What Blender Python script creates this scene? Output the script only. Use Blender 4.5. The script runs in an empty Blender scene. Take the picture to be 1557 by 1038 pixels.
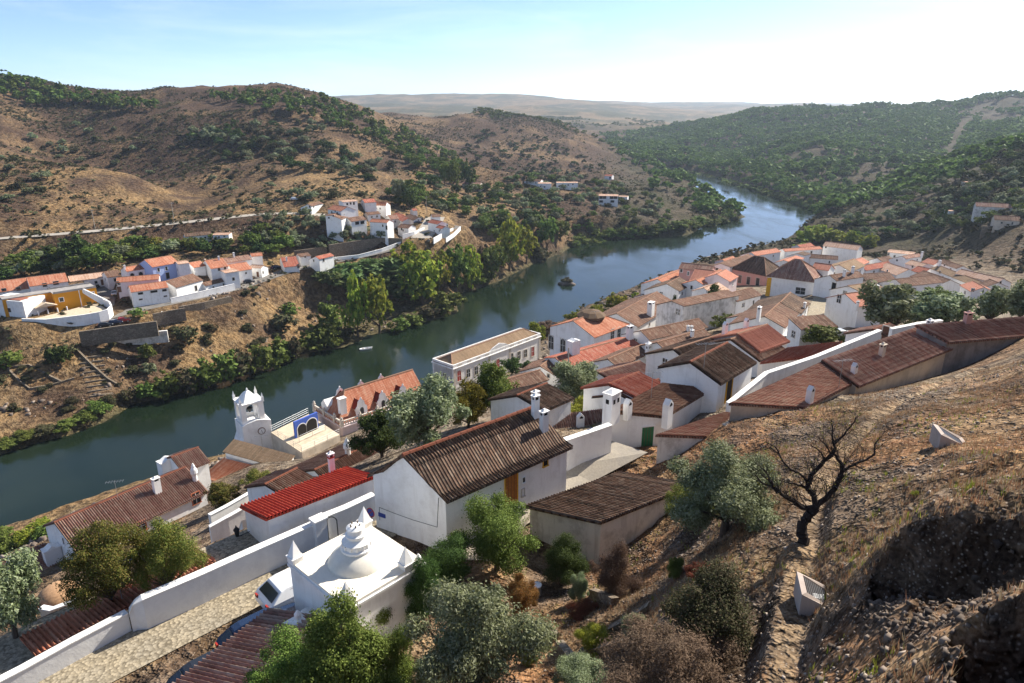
import bpy, bmesh, math, random, time
import numpy as np
from mathutils import Vector, Matrix
T0=time.time(); HAZE_D=0.00008
random.seed(7); RNG=np.random.default_rng(7)
SC=bpy.context.scene; COL=SC.collection
# ---------------------------------------------------------------- camera
FP=1038.0; CX=778.5; CY=519.0; HC=80.0; PITCH=math.radians(18.8)
cp,sp=math.cos(PITCH),math.sin(PITCH)
cam=bpy.data.cameras.new('camera'); camo=bpy.data.objects.new('camera',cam); COL.objects.link(camo)
camo.location=(0,0,HC); camo.rotation_euler=(math.pi/2-PITCH,0,0)
cam.sensor_width=36; cam.lens=24.0; cam.clip_start=.5; cam.clip_end=60000; SC.camera=camo
# ---------------------------------------------------------------- sky, sun, exposure
SUN_AZ=math.radians(48); SUN_EL=math.radians(38)      # azimuth clockwise from +Y
w=bpy.data.worlds.new('World'); SC.world=w; w.use_nodes=True
nt=w.node_tree; bg=nt.nodes['Background']; sky=nt.nodes.new('ShaderNodeTexSky'); sky.sky_type='NISHITA'
sky.sun_disc=False; sky.sun_elevation=SUN_EL; sky.sun_rotation=SUN_AZ; sky.altitude=100; sky.air_density=.5; sky.dust_density=.35; sky.ozone_density=3.0
tc=nt.nodes.new('ShaderNodeTexCoord');mp=nt.nodes.new('ShaderNodeMapping');mp.inputs['Scale'].default_value=(1.2,1.2,7);mp.inputs['Rotation'].default_value=(0,.18,0)
nz=nt.nodes.new('ShaderNodeTexNoise');nz.inputs['Scale'].default_value=2.2;nz.inputs['Detail'].default_value=7;nz.inputs['Roughness'].default_value=.62;nz.inputs['Distortion'].default_value=.5
nt.links.new(tc.outputs['Generated'],mp.inputs[0]);nt.links.new(mp.outputs[0],nz.inputs['Vector'])
cr=nt.nodes.new('ShaderNodeValToRGB');cr.color_ramp.elements[0].position=.46;cr.color_ramp.elements[0].color=(0,0,0,1);cr.color_ramp.elements[1].position=.85;cr.color_ramp.elements[1].color=(.35,.35,.35,1);nt.links.new(nz.outputs['Fac'],cr.inputs[0])
mx=nt.nodes.new('ShaderNodeMixRGB');nt.links.new(cr.outputs[0],mx.inputs[0]);nt.links.new(sky.outputs[0],mx.inputs[1]);mx.inputs[2].default_value=(7,7.2,7.5,1)      # thin cirrus
nt.links.new(mx.outputs[0],bg.inputs[0]); bg.inputs[1].default_value=0.092
sl=bpy.data.lights.new('sun','SUN'); so=bpy.data.objects.new('sun',sl); COL.objects.link(so)
sd=Vector((math.sin(SUN_AZ)*math.cos(SUN_EL),math.cos(SUN_AZ)*math.cos(SUN_EL),math.sin(SUN_EL)))
so.rotation_euler=sd.to_track_quat('Z','Y').to_euler(); so.location=(0,0,300)
sl.energy=4.3; sl.angle=math.radians(.53); sl.color=(1,.925,.81)
SC.view_settings.view_transform='Standard'; SC.view_settings.look='None'; SC.view_settings.exposure=1.24; SC.view_settings.gamma=1
SC.render.engine='CYCLES'
# ---------------------------------------------------------------- pixel helpers (photo pixels -> world points)
def ray(px,py):
    v=CY-py
    return np.array([px-CX, FP*cp+v*sp, -FP*sp+v*cp])
def D(px,py,d):                      # point at depth d along the view axis
    return np.array([0,0,HC])+ray(px,py)*(d/FP)
def Z(px,py,z):                      # point at elevation z
    r=ray(px,py); return np.array([0,0,HC])+r*((z-HC)/r[2])
def proj(p):
    x,y,z=p[0],p[1],p[2]-HC
    dep=y*cp-z*sp; up=y*sp+z*cp
    return CX+FP*x/dep, CY-FP*up/dep
# ---------------------------------------------------------------- noise
def _h(ix,iy,s):
    n=(ix.astype(np.int64)*374761393+iy.astype(np.int64)*668265263+s*1442695041)&0xffffffff
    n=((n^(n>>13))*1274126177)&0xffffffff
    return ((n^(n>>16))&0xffffff)/float(0xffffff)
def vn(x,y,s=0):
    ix=np.floor(x);iy=np.floor(y);fx=x-ix;fy=y-iy
    fx=fx*fx*(3-2*fx);fy=fy*fy*(3-2*fy)
    a=_h(ix,iy,s);b=_h(ix+1,iy,s);c=_h(ix,iy+1,s);d=_h(ix+1,iy+1,s)
    return (a+(b-a)*fx)*(1-fy)+(c+(d-c)*fx)*fy
def fbm(x,y,o=4,s=0,ridge=False):
    t=0;a=.5;tot=0
    for i in range(o):
        n=vn(x+i*17.3,y-i*9.1,s+i)
        if ridge:n=1-abs(2*n-1)
        t=t+a*n;tot+=a;a*=.5;x=x*2.03;y=y*2.03
    return t/tot
# ---------------------------------------------------------------- terrain
CT=[]
def ctd(*l):
    for a in l: CT.append(D(*a))
def ctz(*l):
    for a in l: CT.append(Z(*a))
# foreground hill
ctd((1240,925,20),(1225,825,24),(1443,682,26),(1180,1030,17),(1330,850,19),(1557,700,24),(1557,600,36),(1557,545,50),(1440,562,66),(1400,600,45),(1330,625,43),(1250,680,36),
    (1300,750,26),(1400,775,16.5),(1557,790,14),(1500,700,22),(1050,900,25),(1080,800,32),(1130,730,36),(980,1000,22),(1300,1030,14),(1557,1030,8.5),(1500,940,10.5),(1120,650,46),(1180,640,47),(1300,600,55))
ctz((1000,870,59),(900,1030,60),(780,1030,59),(640,1030,57.5),(780,930,57),(880,930,58),(960,900,59),(700,860,56),(820,840,55.5),(912,850,55.3),(1030,750,57),(400,1030,55.5),(200,1000,55.5),(60,1037,55.5),(460,860,55.8),(560,780,56),(672,843,56),(855,712,56.4),(755,765,56),(920,700,56),(985,683,56),(1105,612,57))
ctz((520,338,30.5),(540,345,29.5),(560,345,28.8),(580,352,28),(600,350,27.5),(500,340,31),(985,683,55.5),(945,672,55.9),(900,690,56.0),(400,690,31),(390,682,30),(430,668,30),(470,690,32),(450,700,33))
ctd((1510,337,305),(1550,337,298))
CT.append(np.array([-12,2,62.]));CT.append(np.array([-30,5,55.]));CT.append(np.array([0,2,68.]));CT.append(np.array([10,2,73.]));CT.append(np.array([25,2,76.]));CT.append(np.array([40,15,76.]));CT.append(np.array([60,40,74.]));CT.append(np.array([-60,10,42.]))
CT.append(np.array([-100,20,18.]));CT.append(np.array([80,60,68.]));CT.append(np.array([75,85,56.]));CT.append(np.array([110,110,42.]));CT.append(np.array([200,80,45.]));CT.append(np.array([160,160,34.]))
# town slope
ctd((1100,560,88),(1220,520,105),(1240,450,165),(1400,500,115),(1300,470,140),(1440,460,185),(1520,440,225),(1557,470,160),(1140,430,205),(900,600,95),(800,600,108),(740,580,148),(650,640,82),(580,685,72),
    (400,700,88),(300,765,77),(30,870,69),(180,880,56),(560,640,116),(1000,520,130),(1040,460,185),(960,560,108),(880,530,160),(1300,400,300),(1380,400,290),(1250,385,340),(100,830,72),(520,720,66),(450,740,62),(380,800,55))
# left bank
ctz((60,600,6),(200,540,9),(130,515,14),(0,545,12),(20,505,17),(100,490,18),(170,470,19),(250,470,18),(350,455,17),(400,420,19),(300,520,9),(420,490,7),(480,470,5),(330,560,2),(500,430,12),(600,400,9),(560,440,5),(640,430,3),
    (650,370,20),(700,345,26),(560,375,20),(480,390,20),(300,380,24),(100,400,22),(0,400,23),(0,362,30),(200,345,31),(320,330,33),(440,320,34),(530,318,33),(620,345,27),(60,665,1.5),(0,640,4),
    (720,370,10),(760,380,6),(850,340,11),(940,340,8),(1050,320,5),(1000,310,9),(1090,325,3),(1060,300,5),(1000,280,8),(830,355,5))
ctd((640,290,430),(760,290,480),(800,320,410),(905,303,520),(830,285,560),(850,260,700),(950,250,850),(735,165,1150),(640,186,1150),(600,180,1250),(860,196,1100),(940,236,1000),(735,215,900),(700,250,650),(980,248,980),(800,175,1130),(780,230,850),
    (0,122,700),(60,128,720),(120,142,740),(200,153,820),(255,155,900),(330,143,780),(420,143,700),(480,151,720),(520,160,750),(570,178,800),(640,213,850),(690,233,800),
    (0,220,430),(100,255,400),(180,290,370),(257,328,348),(200,282,480),(120,235,510),(300,312,410),(150,166,620),(270,171,610),(390,166,620),(200,220,540),(350,230,520),(100,192,600),(450,230,520),(450,280,440),(550,270,480),(550,220,600),(620,260,560),(400,300,390),(330,322,352),(100,310,330),(0,320,310),
    (530,153,5000),(780,152,4500),(1000,157,5000),(1250,166,5500),(1557,160,6000),(660,163,3000),(850,190,2000),(1000,185,2500),(900,213,1500),(1000,210,1500),(960,228,1300),(0,165,2000),(300,175,2000),(0,160,6000),(300,160,6000),(470,175,1500),(700,200,1500),(1150,200,2500),(1400,185,2500),
    (1160,172,1450),(1260,170,1500),(1376,164,1450),(1440,163,1400),(1491,156,1350),(1557,152,1300),(1200,230,950),(1300,220,1000),(1400,190,1200),(1400,230,950),(1500,195,1100),(1480,225,900),(1100,235,1150),(1060,225,1200),(1250,260,790),(1350,262,750),(1150,260,900),
    (1557,217,480),(1504,229,490),(1466,241,500),(1427,270,500),(1363,300,500),(1440,262,680),(1535,238,700),(1500,300,380),(1557,300,350),(1400,340,400),(1557,400,265),(1480,380,300),(1400,372,340),(1520,352,295),(1557,350,290))
ctz((1330,300,3),(1250,290,4),(1300,345,8),(1250,352,4),(1220,368,3),(1290,320,3),(1240,375,4),(1100,262,3))
for a in (-75,-60,60,75):
    for r,z in ((30,55 if a<0 else 74),(90,25 if a<0 else 60),(150,-2 if a<0 else 45),(250,10 if a<0 else 45),(450,60),(800,100),(2000,90),(6000,100)):
        CT.append(np.array([r*math.sin(math.radians(a)),r*math.cos(math.radians(a)),float(z)]))
CT.append(np.array([-500,-50,20.]))
CT=np.array(CT)
def lp(x,y):
    r=np.maximum(np.hypot(x,y),2.5); return np.stack([np.arctan2(x,y)*1.6,np.log(r)],-1)
def kern(d): return d**1.5
_c=lp(CT[:,0],CT[:,1]); _n=len(_c)
_A=np.zeros((_n+3,_n+3)); _A[:_n,:_n]=kern(np.linalg.norm(_c[:,None]-_c[None],axis=-1)+1e-9)-np.eye(_n)*.0012
_A[:_n,_n]=1;_A[_n,:_n]=1;_A[:_n,_n+1:]=_c;_A[_n+1:,:_n]=_c.T
_wt=np.linalg.solve(_A,np.concatenate([CT[:,2],[0,0,0]]))
def rbf(x,y):
    x=np.asarray(x,float);y=np.asarray(y,float);sh=x.shape;q=lp(x.ravel(),y.ravel());out=np.empty(len(q))
    for i in range(0,len(q),20000):
        s=q[i:i+20000]; dd=np.sqrt((s[:,None,0]-_c[None,:,0])**2+(s[:,None,1]-_c[None,:,1])**2)
        out[i:i+20000]=kern(dd)@_wt[:_n]+_wt[_n]+s@_wt[_n+1:]
    return out.reshape(sh)
# river outline
LB=[Z(*a,0)[:2] for a in ((0,692),(60,674),(130,652),(150,641),(200,614),(250,602),(330,582),(400,562),(455,541),(520,530),(560,512),(610,500),(660,487),(695,474),(698,447),(760,426),(815,398),(850,387),(880,366),(960,362),(1040,358),(1065,346),(1100,337),(1132,330),(1122,319),(1085,308),(1062,290),(1040,275),(1000,262),(965,252),(900,246))]
RB=[Z(*a,0)[:2] for a in ((900,243),(960,246),(1010,256),(1060,262),(1100,271),(1150,288),(1200,304),(1247,321),(1240,331),(1212,350),(1206,368),(1150,384))]
RB+=[np.array(p) for p in ((118,365),(80,318),(45,270),(15,232),(-15,195),(-45,165),(-75,140),(-100,115),(-150,75),(-330,-60))]
RIV=np.array([np.array([-420,60])]+LB+RB+[np.array([-500,0])])
def seg_dist(x,y,P,closed=True):
    best=np.full(x.shape,1e9); n=len(P)
    for i in range(n if closed else n-1):
        a=P[i];b=P[(i+1)%n];ab=b-a;L=(ab**2).sum()+1e-9
        t=np.clip(((x-a[0])*ab[0]+(y-a[1])*ab[1])/L,0,1)
        best=np.minimum(best,np.hypot(x-a[0]-t*ab[0],y-a[1]-t*ab[1]))
    return best
def inside(x,y,P):
    c=np.zeros(x.shape,bool);n=len(P)
    for i in range(n):
        a=P[i];b=P[(i+1)%n]
        m=((a[1]>y)!=(b[1]>y))
        with np.errstate(divide='ignore',invalid='ignore'):
            xi=(b[0]-a[0])*(y-a[1])/(b[1]-a[1]+1e-12)+a[0]
        c^=(m&(x<xi))
    return c
def ss(a,b,x):
    t=np.clip((x-a)/(b-a),0,1);return t*t*(3-2*t)
PITS=[]
def _gr(px,py):
    r=ray(px,py)/FP;ts=np.linspace(6,40,400);g=rbf(r[0]*ts,r[1]*ts)-(HC+r[2]*ts);k=int(np.argmax(g>0));return np.array([r[0]*ts[k],r[1]*ts[k]])
def _pit(top,bot,dp,wt_,wb): PITS.append((np.array([_gr(*p) for p in top]),np.array([_gr(*p) for p in bot]),dp,wt_,wb))
_pit(((1330,868),(1362,828),(1390,798),(1425,786),(1480,784),(1557,788),(1640,800)),((1640,880),(1557,905),(1500,922),(1455,958),(1400,985),(1330,985),(1290,950)),2.1,.35,2.6)
_pit(((1425,1010),(1450,975),(1500,945),(1557,925),(1640,910)),((1640,1200),(1440,1200)),1.5,.3,2.0)
ROADS=[]            # (polyline xyz, halfwidth, blend)
def base_h(x,y):
    x=np.asarray(x,float);y=np.asarray(y,float)
    r=np.hypot(x,y); h=rbf(x,y)
    # gullies and bumps that grow with distance
    amp=ss(230,520,r)*(1-.55*ss(1500,4000,r))
    h=h+ss(2200,3500,r)*((fbm(x/1100,y/900,4,13)-.5)*110)
    h=h+amp*((fbm(x/170,y/170,4,3,True)-.55)*26+(fbm(x/45,y/45,3,9)-.5)*7)
    leftb=ss(0,60,-(x+20)*.78+(y-150)*.62)*(1-ss(230,520,r))
    h=h+leftb*((fbm(x/16,y/16,4,21)-.5)*3.2)
    near=ss(6,14,r)*(1-ss(45,75,r))*ss(-2,6,x-.05*y)
    h=h+near*((fbm(x/3.1,y/3.1,4,31)-.5)*1.1+(fbm(x/.7,y/.7,3,37,True)-.5)*.22)
    # eroded pit with an overhanging rim, lower right of the view
    nm=(x>4)&(x<26)&(y>3)&(y<22)
    if nm.any():
        xm,ym=x[nm],y[nm];jx=xm+(fbm(xm/.9,ym/.9,4,55)-.5)*.9;jy=ym+(fbm(xm/.9,ym/.9,4,56)-.5)*.9;dr=np.zeros(xm.shape)
        for top,bot,dp,wt_,wb in PITS:
            P_=np.concatenate([top,bot]);ins=inside(jx,jy,P_);dt=seg_dist(jx,jy,top,False);db=seg_dist(jx,jy,bot,False)
            dr=np.maximum(dr,np.where(ins,dp*ss(0,wt_,dt)*ss(0,wb,db)*(.75+.5*fbm(xm/.6,ym/.6,3,59)),0))
        h=np.array(h);h[nm]-=dr
    led=ss(5,9,x)*(1-ss(17,22,y))*(x<40)*(r>5);h=h+led*((fbm(x/1.5+.3*y,y/.8,4,63,True)-.5)*.55)
    rv=(inside(x,y,RIV)&(y>-100)); sdist=seg_dist(x,y,RIV)
    e=(fbm(x/9,y/9,3,77)-.5)*5*ss(60,200,r)
    sdist=np.where(rv,-sdist,sdist)+e
    wet=sdist<0
    h=np.where(wet,np.maximum(-4,sdist*.35),np.maximum(np.minimum(h,.15+sdist*1.1+ss(6,40,sdist)*200),.12+.12*np.minimum(sdist,8)))
    return h
def flatten(h,x,y):
    for P,hw,bl in ROADS:
        lo=P[:,:2].min(0)-hw-bl;hi=P[:,:2].max(0)+hw+bl
        m=(x>lo[0])&(x<hi[0])&(y>lo[1])&(y<hi[1])
        if not m.any(): continue
        xm=x[m];ym=y[m];best=np.full(xm.shape,1e9);zz=np.zeros(xm.shape)
        for i in range(len(P)-1):
            a=P[i];b=P[i+1];ab=b-a;L=ab[0]**2+ab[1]**2+1e-9
            t=np.clip(((xm-a[0])*ab[0]+(ym-a[1])*ab[1])/L,0,1)
            dd=np.hypot(xm-a[0]-t*ab[0],ym-a[1]-t*ab[1]);k=dd<best
            best=np.where(k,dd,best);zz=np.where(k,a[2]+t*ab[2],zz)
        f=1-ss(hw,hw+bl,best)
        h[m]=h[m]*(1-f)+zz*f
    return h
def th(x,y):
    x=np.atleast_1d(np.asarray(x,float));y=np.atleast_1d(np.asarray(y,float))
    return flatten(base_h(x,y),x,y)
def H(x,y): return float(th(x,y)[0])
_ts=np.exp(np.linspace(math.log(5),math.log(9000),520))
def G(px,py,h=0,dmin=5,fn=None):
    """first point where the view ray through a photo pixel meets the ground (+h)"""
    r=ray(px,py)/FP; ts=_ts[_ts>=dmin*.97]
    X=r[0]*ts;Y=r[1]*ts;Zr=HC+r[2]*ts; g=(fn or th)(X,Y)+h-Zr
    k=int(np.argmax((g>0)&(np.concatenate([[True],g[:-1]<=0]))))
    if g[k]<=0: return D(px,py,3000)
    if k==0: return D(px,py,ts[0])
    t2=np.linspace(ts[k-1],ts[k],24);g=(fn or th)(r[0]*t2,r[1]*t2)+h-(HC+r[2]*t2);k=max(1,int(np.argmax(g>0)))
    f=g[k-1]/(g[k-1]-g[k]+1e-12); t=t2[k-1]+(t2[k]-t2[k-1])*f
    return np.array([r[0]*t,r[1]*t,HC+r[2]*t])
def road(pts,hw,bl,zs=None):
    """centre line from photo pixels; smoothed heights; returns the polyline"""
    P=np.array([G(p[0],p[1],fn=base_h) if len(p)==2 else Z(*p) for p in pts])
    Q=[]
    for i in range(len(P)-1):
        n=max(1,int(np.linalg.norm(P[i+1]-P[i])/4))
        for k in range(n): Q.append(P[i]+(P[i+1]-P[i])*k/n)
    Q.append(P[-1]);Q=np.array(Q)
    for it in range(12):
        Q[1:-1]=(Q[:-2]+Q[1:-1]*2+Q[2:])/4
    ROADS.append((Q,hw,bl));return Q
RD={}
RD['upper']=road([(-60,366,30),(0,362,30),(100,355,31),(200,346,31.5),(300,336,33),(380,326,34),(450,322,34),(520,330,33)],4.2,5)
RD['river']=road([(0,533,12.5),(60,513,14.5),(120,493,17.2),(180,474,18.6),(240,463,18.2),(300,452,17.6),(352,442,17.6),(400,425,18.5),(440,408,19),(520,395,19.5),(570,386,20.5),(630,369,23),(665,357,25),(694,343,26.5)],3.6,7)
RD['lane']=road([(160,466,18.8),(166,448,19),(158,436,19.2),(140,428,19.6)],3.0,2)
RD['square']=road([(640,362,24.5),(655,345,26.5),(662,330,28)],5,10)
RD['street']=road([(-40,1060,55.5),(110,990,55.5),(300,900,55.7),(440,830,56),(560,775,56.1)],3.6,2)
RD['alley']=road([(1238,512,42.5),(1244,480,40.5),(1252,450,38),(1266,428,36)],2.2,3)
RD['pad']=road([(40,487,18.8),(90,480,18.8),(140,468,18.8)],6,5)
RD['trail']=road([(1185,1036),(1190,975),(1240,880),(1243,800),(1205,765),(1190,735),(1240,680),(1300,640),(1370,605),(1425,578),(1490,560)],.32,.5)
# ---------------------------------------------------------------- ground mesh (polar grid round the viewpoint, denser where it is near)
def link(o,parent=None):
    COL.objects.link(o)
    if parent: o.parent=parent
    return o
def mesh_np(name,V,F,mat=None,parent=None,smooth=False,uv=None,mats=None,midx=None):
    V=np.asarray(V,np.float32);F=np.asarray(F,np.int32)
    me=bpy.data.meshes.new(name);me.vertices.add(len(V));me.vertices.foreach_set('co',V.ravel())
    k=F.shape[1];me.loops.add(F.size);me.loops.foreach_set('vertex_index',F.ravel())
    me.polygons.add(len(F));me.polygons.foreach_set('loop_start',np.arange(len(F),dtype=np.int32)*k)
    me.polygons.foreach_set('loop_total',np.full(len(F),k,np.int32))
    if smooth: me.polygons.foreach_set('use_smooth',np.ones(len(F),bool))
    me.update(calc_edges=True)
    if uv is not None:
        l=me.uv_layers.new(name='UVMap');l.data.foreach_set('uv',np.asarray(uv,np.float32).ravel())
    for m in ([mat] if mats is None else mats):
        if m: me.materials.append(m)
    if midx is not None: me.polygons.foreach_set('material_index',np.asarray(midx,np.int32))
    o=bpy.data.objects.new(name,me);return link(o,parent)
def tag(o,label=None,cat=None,group=None,kind=None):
    if label:o['label']=label
    if cat:o['category']=cat
    if group:o['group']=group
    if kind:o['kind']=kind
    return o
# ---------------------------------------------------------------- material helpers
class NT:
    def __init__(s,name,rough=.9,spec=.3):
        s.m=bpy.data.materials.new(name);s.m.use_nodes=True;s.t=s.m.node_tree;s.N=s.t.nodes;s.L=s.t.links
        s.b=s.N['Principled BSDF'];s.b.inputs['Roughness'].default_value=rough;s.b.inputs['Specular IOR Level'].default_value=spec
        s.out=s.N['Material Output']
    def n(s,typ,**k):
        x=s.N.new('ShaderNode'+typ)
        for a,v in k.items():
            if hasattr(x,a): setattr(x,a,v)
        return x
    def inp(s,node,i,v):
        if hasattr(v,'is_output') or isinstance(v,bpy.types.NodeSocket): s.L.new(v,node.inputs[i])
        else:
            if isinstance(v,tuple) and len(v)==3 and node.inputs[i].type=='RGBA': v=v+(1,)
            node.inputs[i].default_value=v
    def mix(s,f,a,b,mode='MIX'):
        x=s.n('MixRGB',blend_type=mode);s.inp(x,0,f);s.inp(x,1,a);s.inp(x,2,b);return x.outputs[0]
    def math(s,op,a,b=0.0,c=0.0):
        x=s.n('Math',operation=op);s.inp(x,0,a);s.inp(x,1,b)
        if op in('MULTIPLY_ADD','SMOOTH_MIN','COMPARE'):s.inp(x,2,c)
        return x.outputs[0]
    def noise(s,sc,det=4,rough=.6,vec=None,dist=0.0,dim='3D'):
        x=s.n('TexNoise',noise_dimensions=dim);x.inputs['Scale'].default_value=sc;x.inputs['Detail'].default_value=det;x.inputs['Roughness'].default_value=rough;x.inputs['Distortion'].default_value=dist
        if vec is not None:s.L.new(vec,x.inputs['Vector'])
        return x.outputs['Fac']
    def vor(s,sc,vec=None,feat='F1',out='Distance'):
        x=s.n('TexVoronoi',feature=feat);x.inputs['Scale'].default_value=sc
        if vec is not None:s.L.new(vec,x.inputs['Vector'])
        return x.outputs[out]
    def ramp(s,f,stops,mode='LINEAR'):
        x=s.n('ValToRGB');r=x.color_ramp;r.interpolation=mode
        while len(r.elements)<len(stops):r.elements.new(.5)
        for e,(p,c) in zip(r.elements,stops):
            e.position=p;e.color=(c if isinstance(c,tuple) else (c,c,c))+(1,)
        s.L.new(f,x.inputs[0]);return x.outputs[0]
    def obj(s): return s.n('TexCoord').outputs['Object']
    def geo(s): return s.n('NewGeometry')
    def attr(s,name): return s.n('Attribute',attribute_name=name).outputs['Color']
    def bump(s,hgt,st=.5,dist=.1,nrm=None):
        x=s.n('Bump');x.inputs['Strength'].default_value=st;x.inputs['Distance'].default_value=dist;s.L.new(hgt,x.inputs['Height'])
        if nrm is not None:s.L.new(nrm,x.inputs['Normal'])
        return x.outputs[0]
    def col(s,c): s.inp(s.b,'Base Color',c);return s
    def nrm(s,n): s.L.new(n,s.b.inputs['Normal']);return s
def flat(name,c,rough=.8,metal=0,spec=.3,var=.12,sc=6):
    t=NT(name,rough,spec);t.b.inputs['Metallic'].default_value=metal
    n=t.noise(sc,3,.6,t.obj());t.col(t.mix(t.ramp(n,[(.3,0.),(.7,1.)]),tuple(x*(1-var) for x in c),tuple(min(1,x*(1+var)) for x in c)));return t.m
# ground material : land-cover colour (vertex data) broken up by noise, soil and dry grass tufts
g=NT('ground',.95,.1);P=g.geo().outputs['Position'];c=g.attr('cover')
sep=g.n('SeparateColor');g.L.new(g.attr('kindmap'),sep.inputs[0])
n1=g.noise(.045,5,.65,P);n2=g.noise(.6,4,.7,P);n3=g.noise(6,4,.75,P);n4=g.noise(.18,5,.7,P)
c=g.mix(g.ramp(n1,[(.3,.65),(.7,.0)]),c,g.mix(.6,c,(.07,.045,.03)))
c=g.mix(g.ramp(n4,[(.42,0.),(.62,.55)]),c,g.mix(1.0,c,(1.35,1.2,1.0),'MULTIPLY'))
c=g.mix(g.ramp(n2,[(.44,.85),(.55,.0)]),c,g.mix(1.0,c,(.34,.30,.28),'MULTIPLY'))
n5=g.noise(.28,6,.75,P);c=g.mix(g.ramp(n5,[(.50,0.),(.60,.55)]),c,g.mix(.5,c,(.075,.055,.035)))
c=g.mix(g.math('MULTIPLY',g.ramp(n3,[(.4,.7),(.6,.0)]),sep.outputs[0]),c,g.mix(1.0,c,(.4,.38,.38),'MULTIPLY'))
v=g.vor(3.2,P);v2=g.vor(9,P)
c=g.mix(g.math('MULTIPLY',g.ramp(v2,[(.12,.8),(.3,.0)]),sep.outputs[0]),c,(.30,.25,.20))
g.col(c)
hh=g.math('ADD',g.math('MULTIPLY',n3,.5),g.math('MULTIPLY',v,.5))
b1=g.bump(hh,.8,.12);b2=g.bump(n2,.9,1.5,b1);b3=g.bump(n4,.5,4.0,b2);g.nrm(b3)
GROUND=g.m
az=np.radians(np.concatenate([np.arange(-80,-50,1.2),np.arange(-50,-46,.4),np.arange(-46,46.01,.15),np.arange(46.4,50,.4),np.arange(50,81,1.2)]))
rr=np.exp(np.arange(math.log(2.5),math.log(9500),.0125))
A_,R_=np.meshgrid(az,rr);GX=R_*np.sin(A_);GY=R_*np.cos(A_)
GZ=th(GX.ravel(),GY.ravel()).reshape(GX.shape)
na=len(az);nr=len(rr)
idx=np.arange(na*nr).reshape(nr,na)
Fq=np.stack([idx[:-1,:-1],idx[:-1,1:],idx[1:,1:],idx[1:,:-1]],-1).reshape(-1,4)
GV=np.stack([GX,GY,GZ],-1).reshape(-1,3)
ground=mesh_np('ground',GV,Fq,GROUND,smooth=True);tag(ground,kind='structure')
print('ground',time.time()-T0)
# land cover colours
TOWN=np.array([p[:2] for p in (Z(470,700,50),Z(560,600,30),Z(740,590,26),Z(900,480,26),Z(1000,440,26),Z(1150,385,25),Z(1300,375,18),Z(1540,430,25),Z(1500,500,42),Z(1250,560,52),Z(1100,620,56),Z(950,680,56),Z(700,700,56))])
def cover(V):
    x,y,z=V[:,0],V[:,1],V[:,2];r=np.hypot(x,y);az=np.degrees(np.arctan2(x,y))
    def m(c):return np.tile(np.array(c,float),(len(x),1))
    def lerp(a,b,f):return a*(1-f[:,None])+b*f[:,None]
    nA=fbm(x/60,y/60,4,101);nB=fbm(x/14,y/14,4,111);nC=fbm(x/220,y/220,3,121)
    tan=m((.275,.19,.105));brown=m((.10,.066,.046));gold=m((.35,.24,.12));forest=m((.055,.06,.03));dark=m((.10,.085,.06))
    c=lerp(brown,tan,ss(.50,.66,nA*.6+nB*.4)*.8)
    # golden spur on the left and dry bank
    lo=(1-ss(48,75,z+8*(nA-.5)*4))*ss(-5,5,-az+2)*(1-ss(430,520,r))
    c=lerp(c,lerp(tan,gold,ss(.4,.6,nB)),lo*ss(.38,.58,nB*.5+nA*.5+.06)*.9)
    c=lerp(c,lerp(dark,forest,ss(.4,.6,nB)),ss(6,10,az+1.5*(nA-.5))*ss(300,400,r)*(1-ss(1700,2200,r))*.9)
    town=ss(0,6,az*1.0+ (200-r)*.2)*0
    far=ss(1500,2300,r);c=lerp(c,lerp(m((.09,.10,.06)),m((.26,.20,.12)),ss(.42,.62,nC*.5+nA*.5)),far)
    # near hillside below the viewpoint
    nD=fbm(x/2.2,y/2.2,4,131);nE=fbm(x/6,y/6,3,141)
    rub=lerp(m((.25,.185,.13)),m((.42,.22,.10)),ss(.47,.62,nE)*.75);rub=lerp(rub,m((.40,.29,.16)),ss(.5,.66,nD)*.6)
    rub=lerp(rub,m((.12,.10,.085)),ss(.58,.72,1-nD)*.7)
    nr_=1-ss(75,110,r);c=lerp(c,rub,nr_)
    mid=ss(75,110,r)*(1-ss(300,380,r))*ss(-30,0,(x+20)*.78-(y-150)*.62);c=lerp(c,m((.25,.2,.14)),mid*.7)
    td=seg_dist(x,y,RD['trail'][:,:2],False)+ (fbm(x/.5,y/.5,3,161)-.5)*.35
    c=lerp(c,lerp(m((.40,.30,.19)),m((.30,.22,.14)),nD),(1-ss(.18,.5,td))*nr_*.95)
    twn=(1-ss(0,25,seg_dist(x,y,TOWN)*(~inside(x,y,TOWN))))*(r>50);c=lerp(c,m((.36,.31,.24)),twn*.8)
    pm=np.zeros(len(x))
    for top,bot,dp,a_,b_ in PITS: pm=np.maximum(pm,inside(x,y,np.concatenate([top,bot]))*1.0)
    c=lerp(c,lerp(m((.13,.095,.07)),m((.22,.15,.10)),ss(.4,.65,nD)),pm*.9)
    bank=1-ss(.8,3.0,z);c=lerp(c,m((.10,.10,.05)),bank*.85*(r>90))
    return c,nr_
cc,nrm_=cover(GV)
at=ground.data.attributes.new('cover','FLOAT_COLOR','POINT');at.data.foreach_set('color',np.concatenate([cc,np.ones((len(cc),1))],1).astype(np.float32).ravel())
at=ground.data.attributes.new('kindmap','FLOAT_COLOR','POINT');k_=np.zeros((len(cc),4));k_[:,0]=nrm_;k_[:,3]=1;at.data.foreach_set('color',k_.astype(np.float32).ravel())
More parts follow.
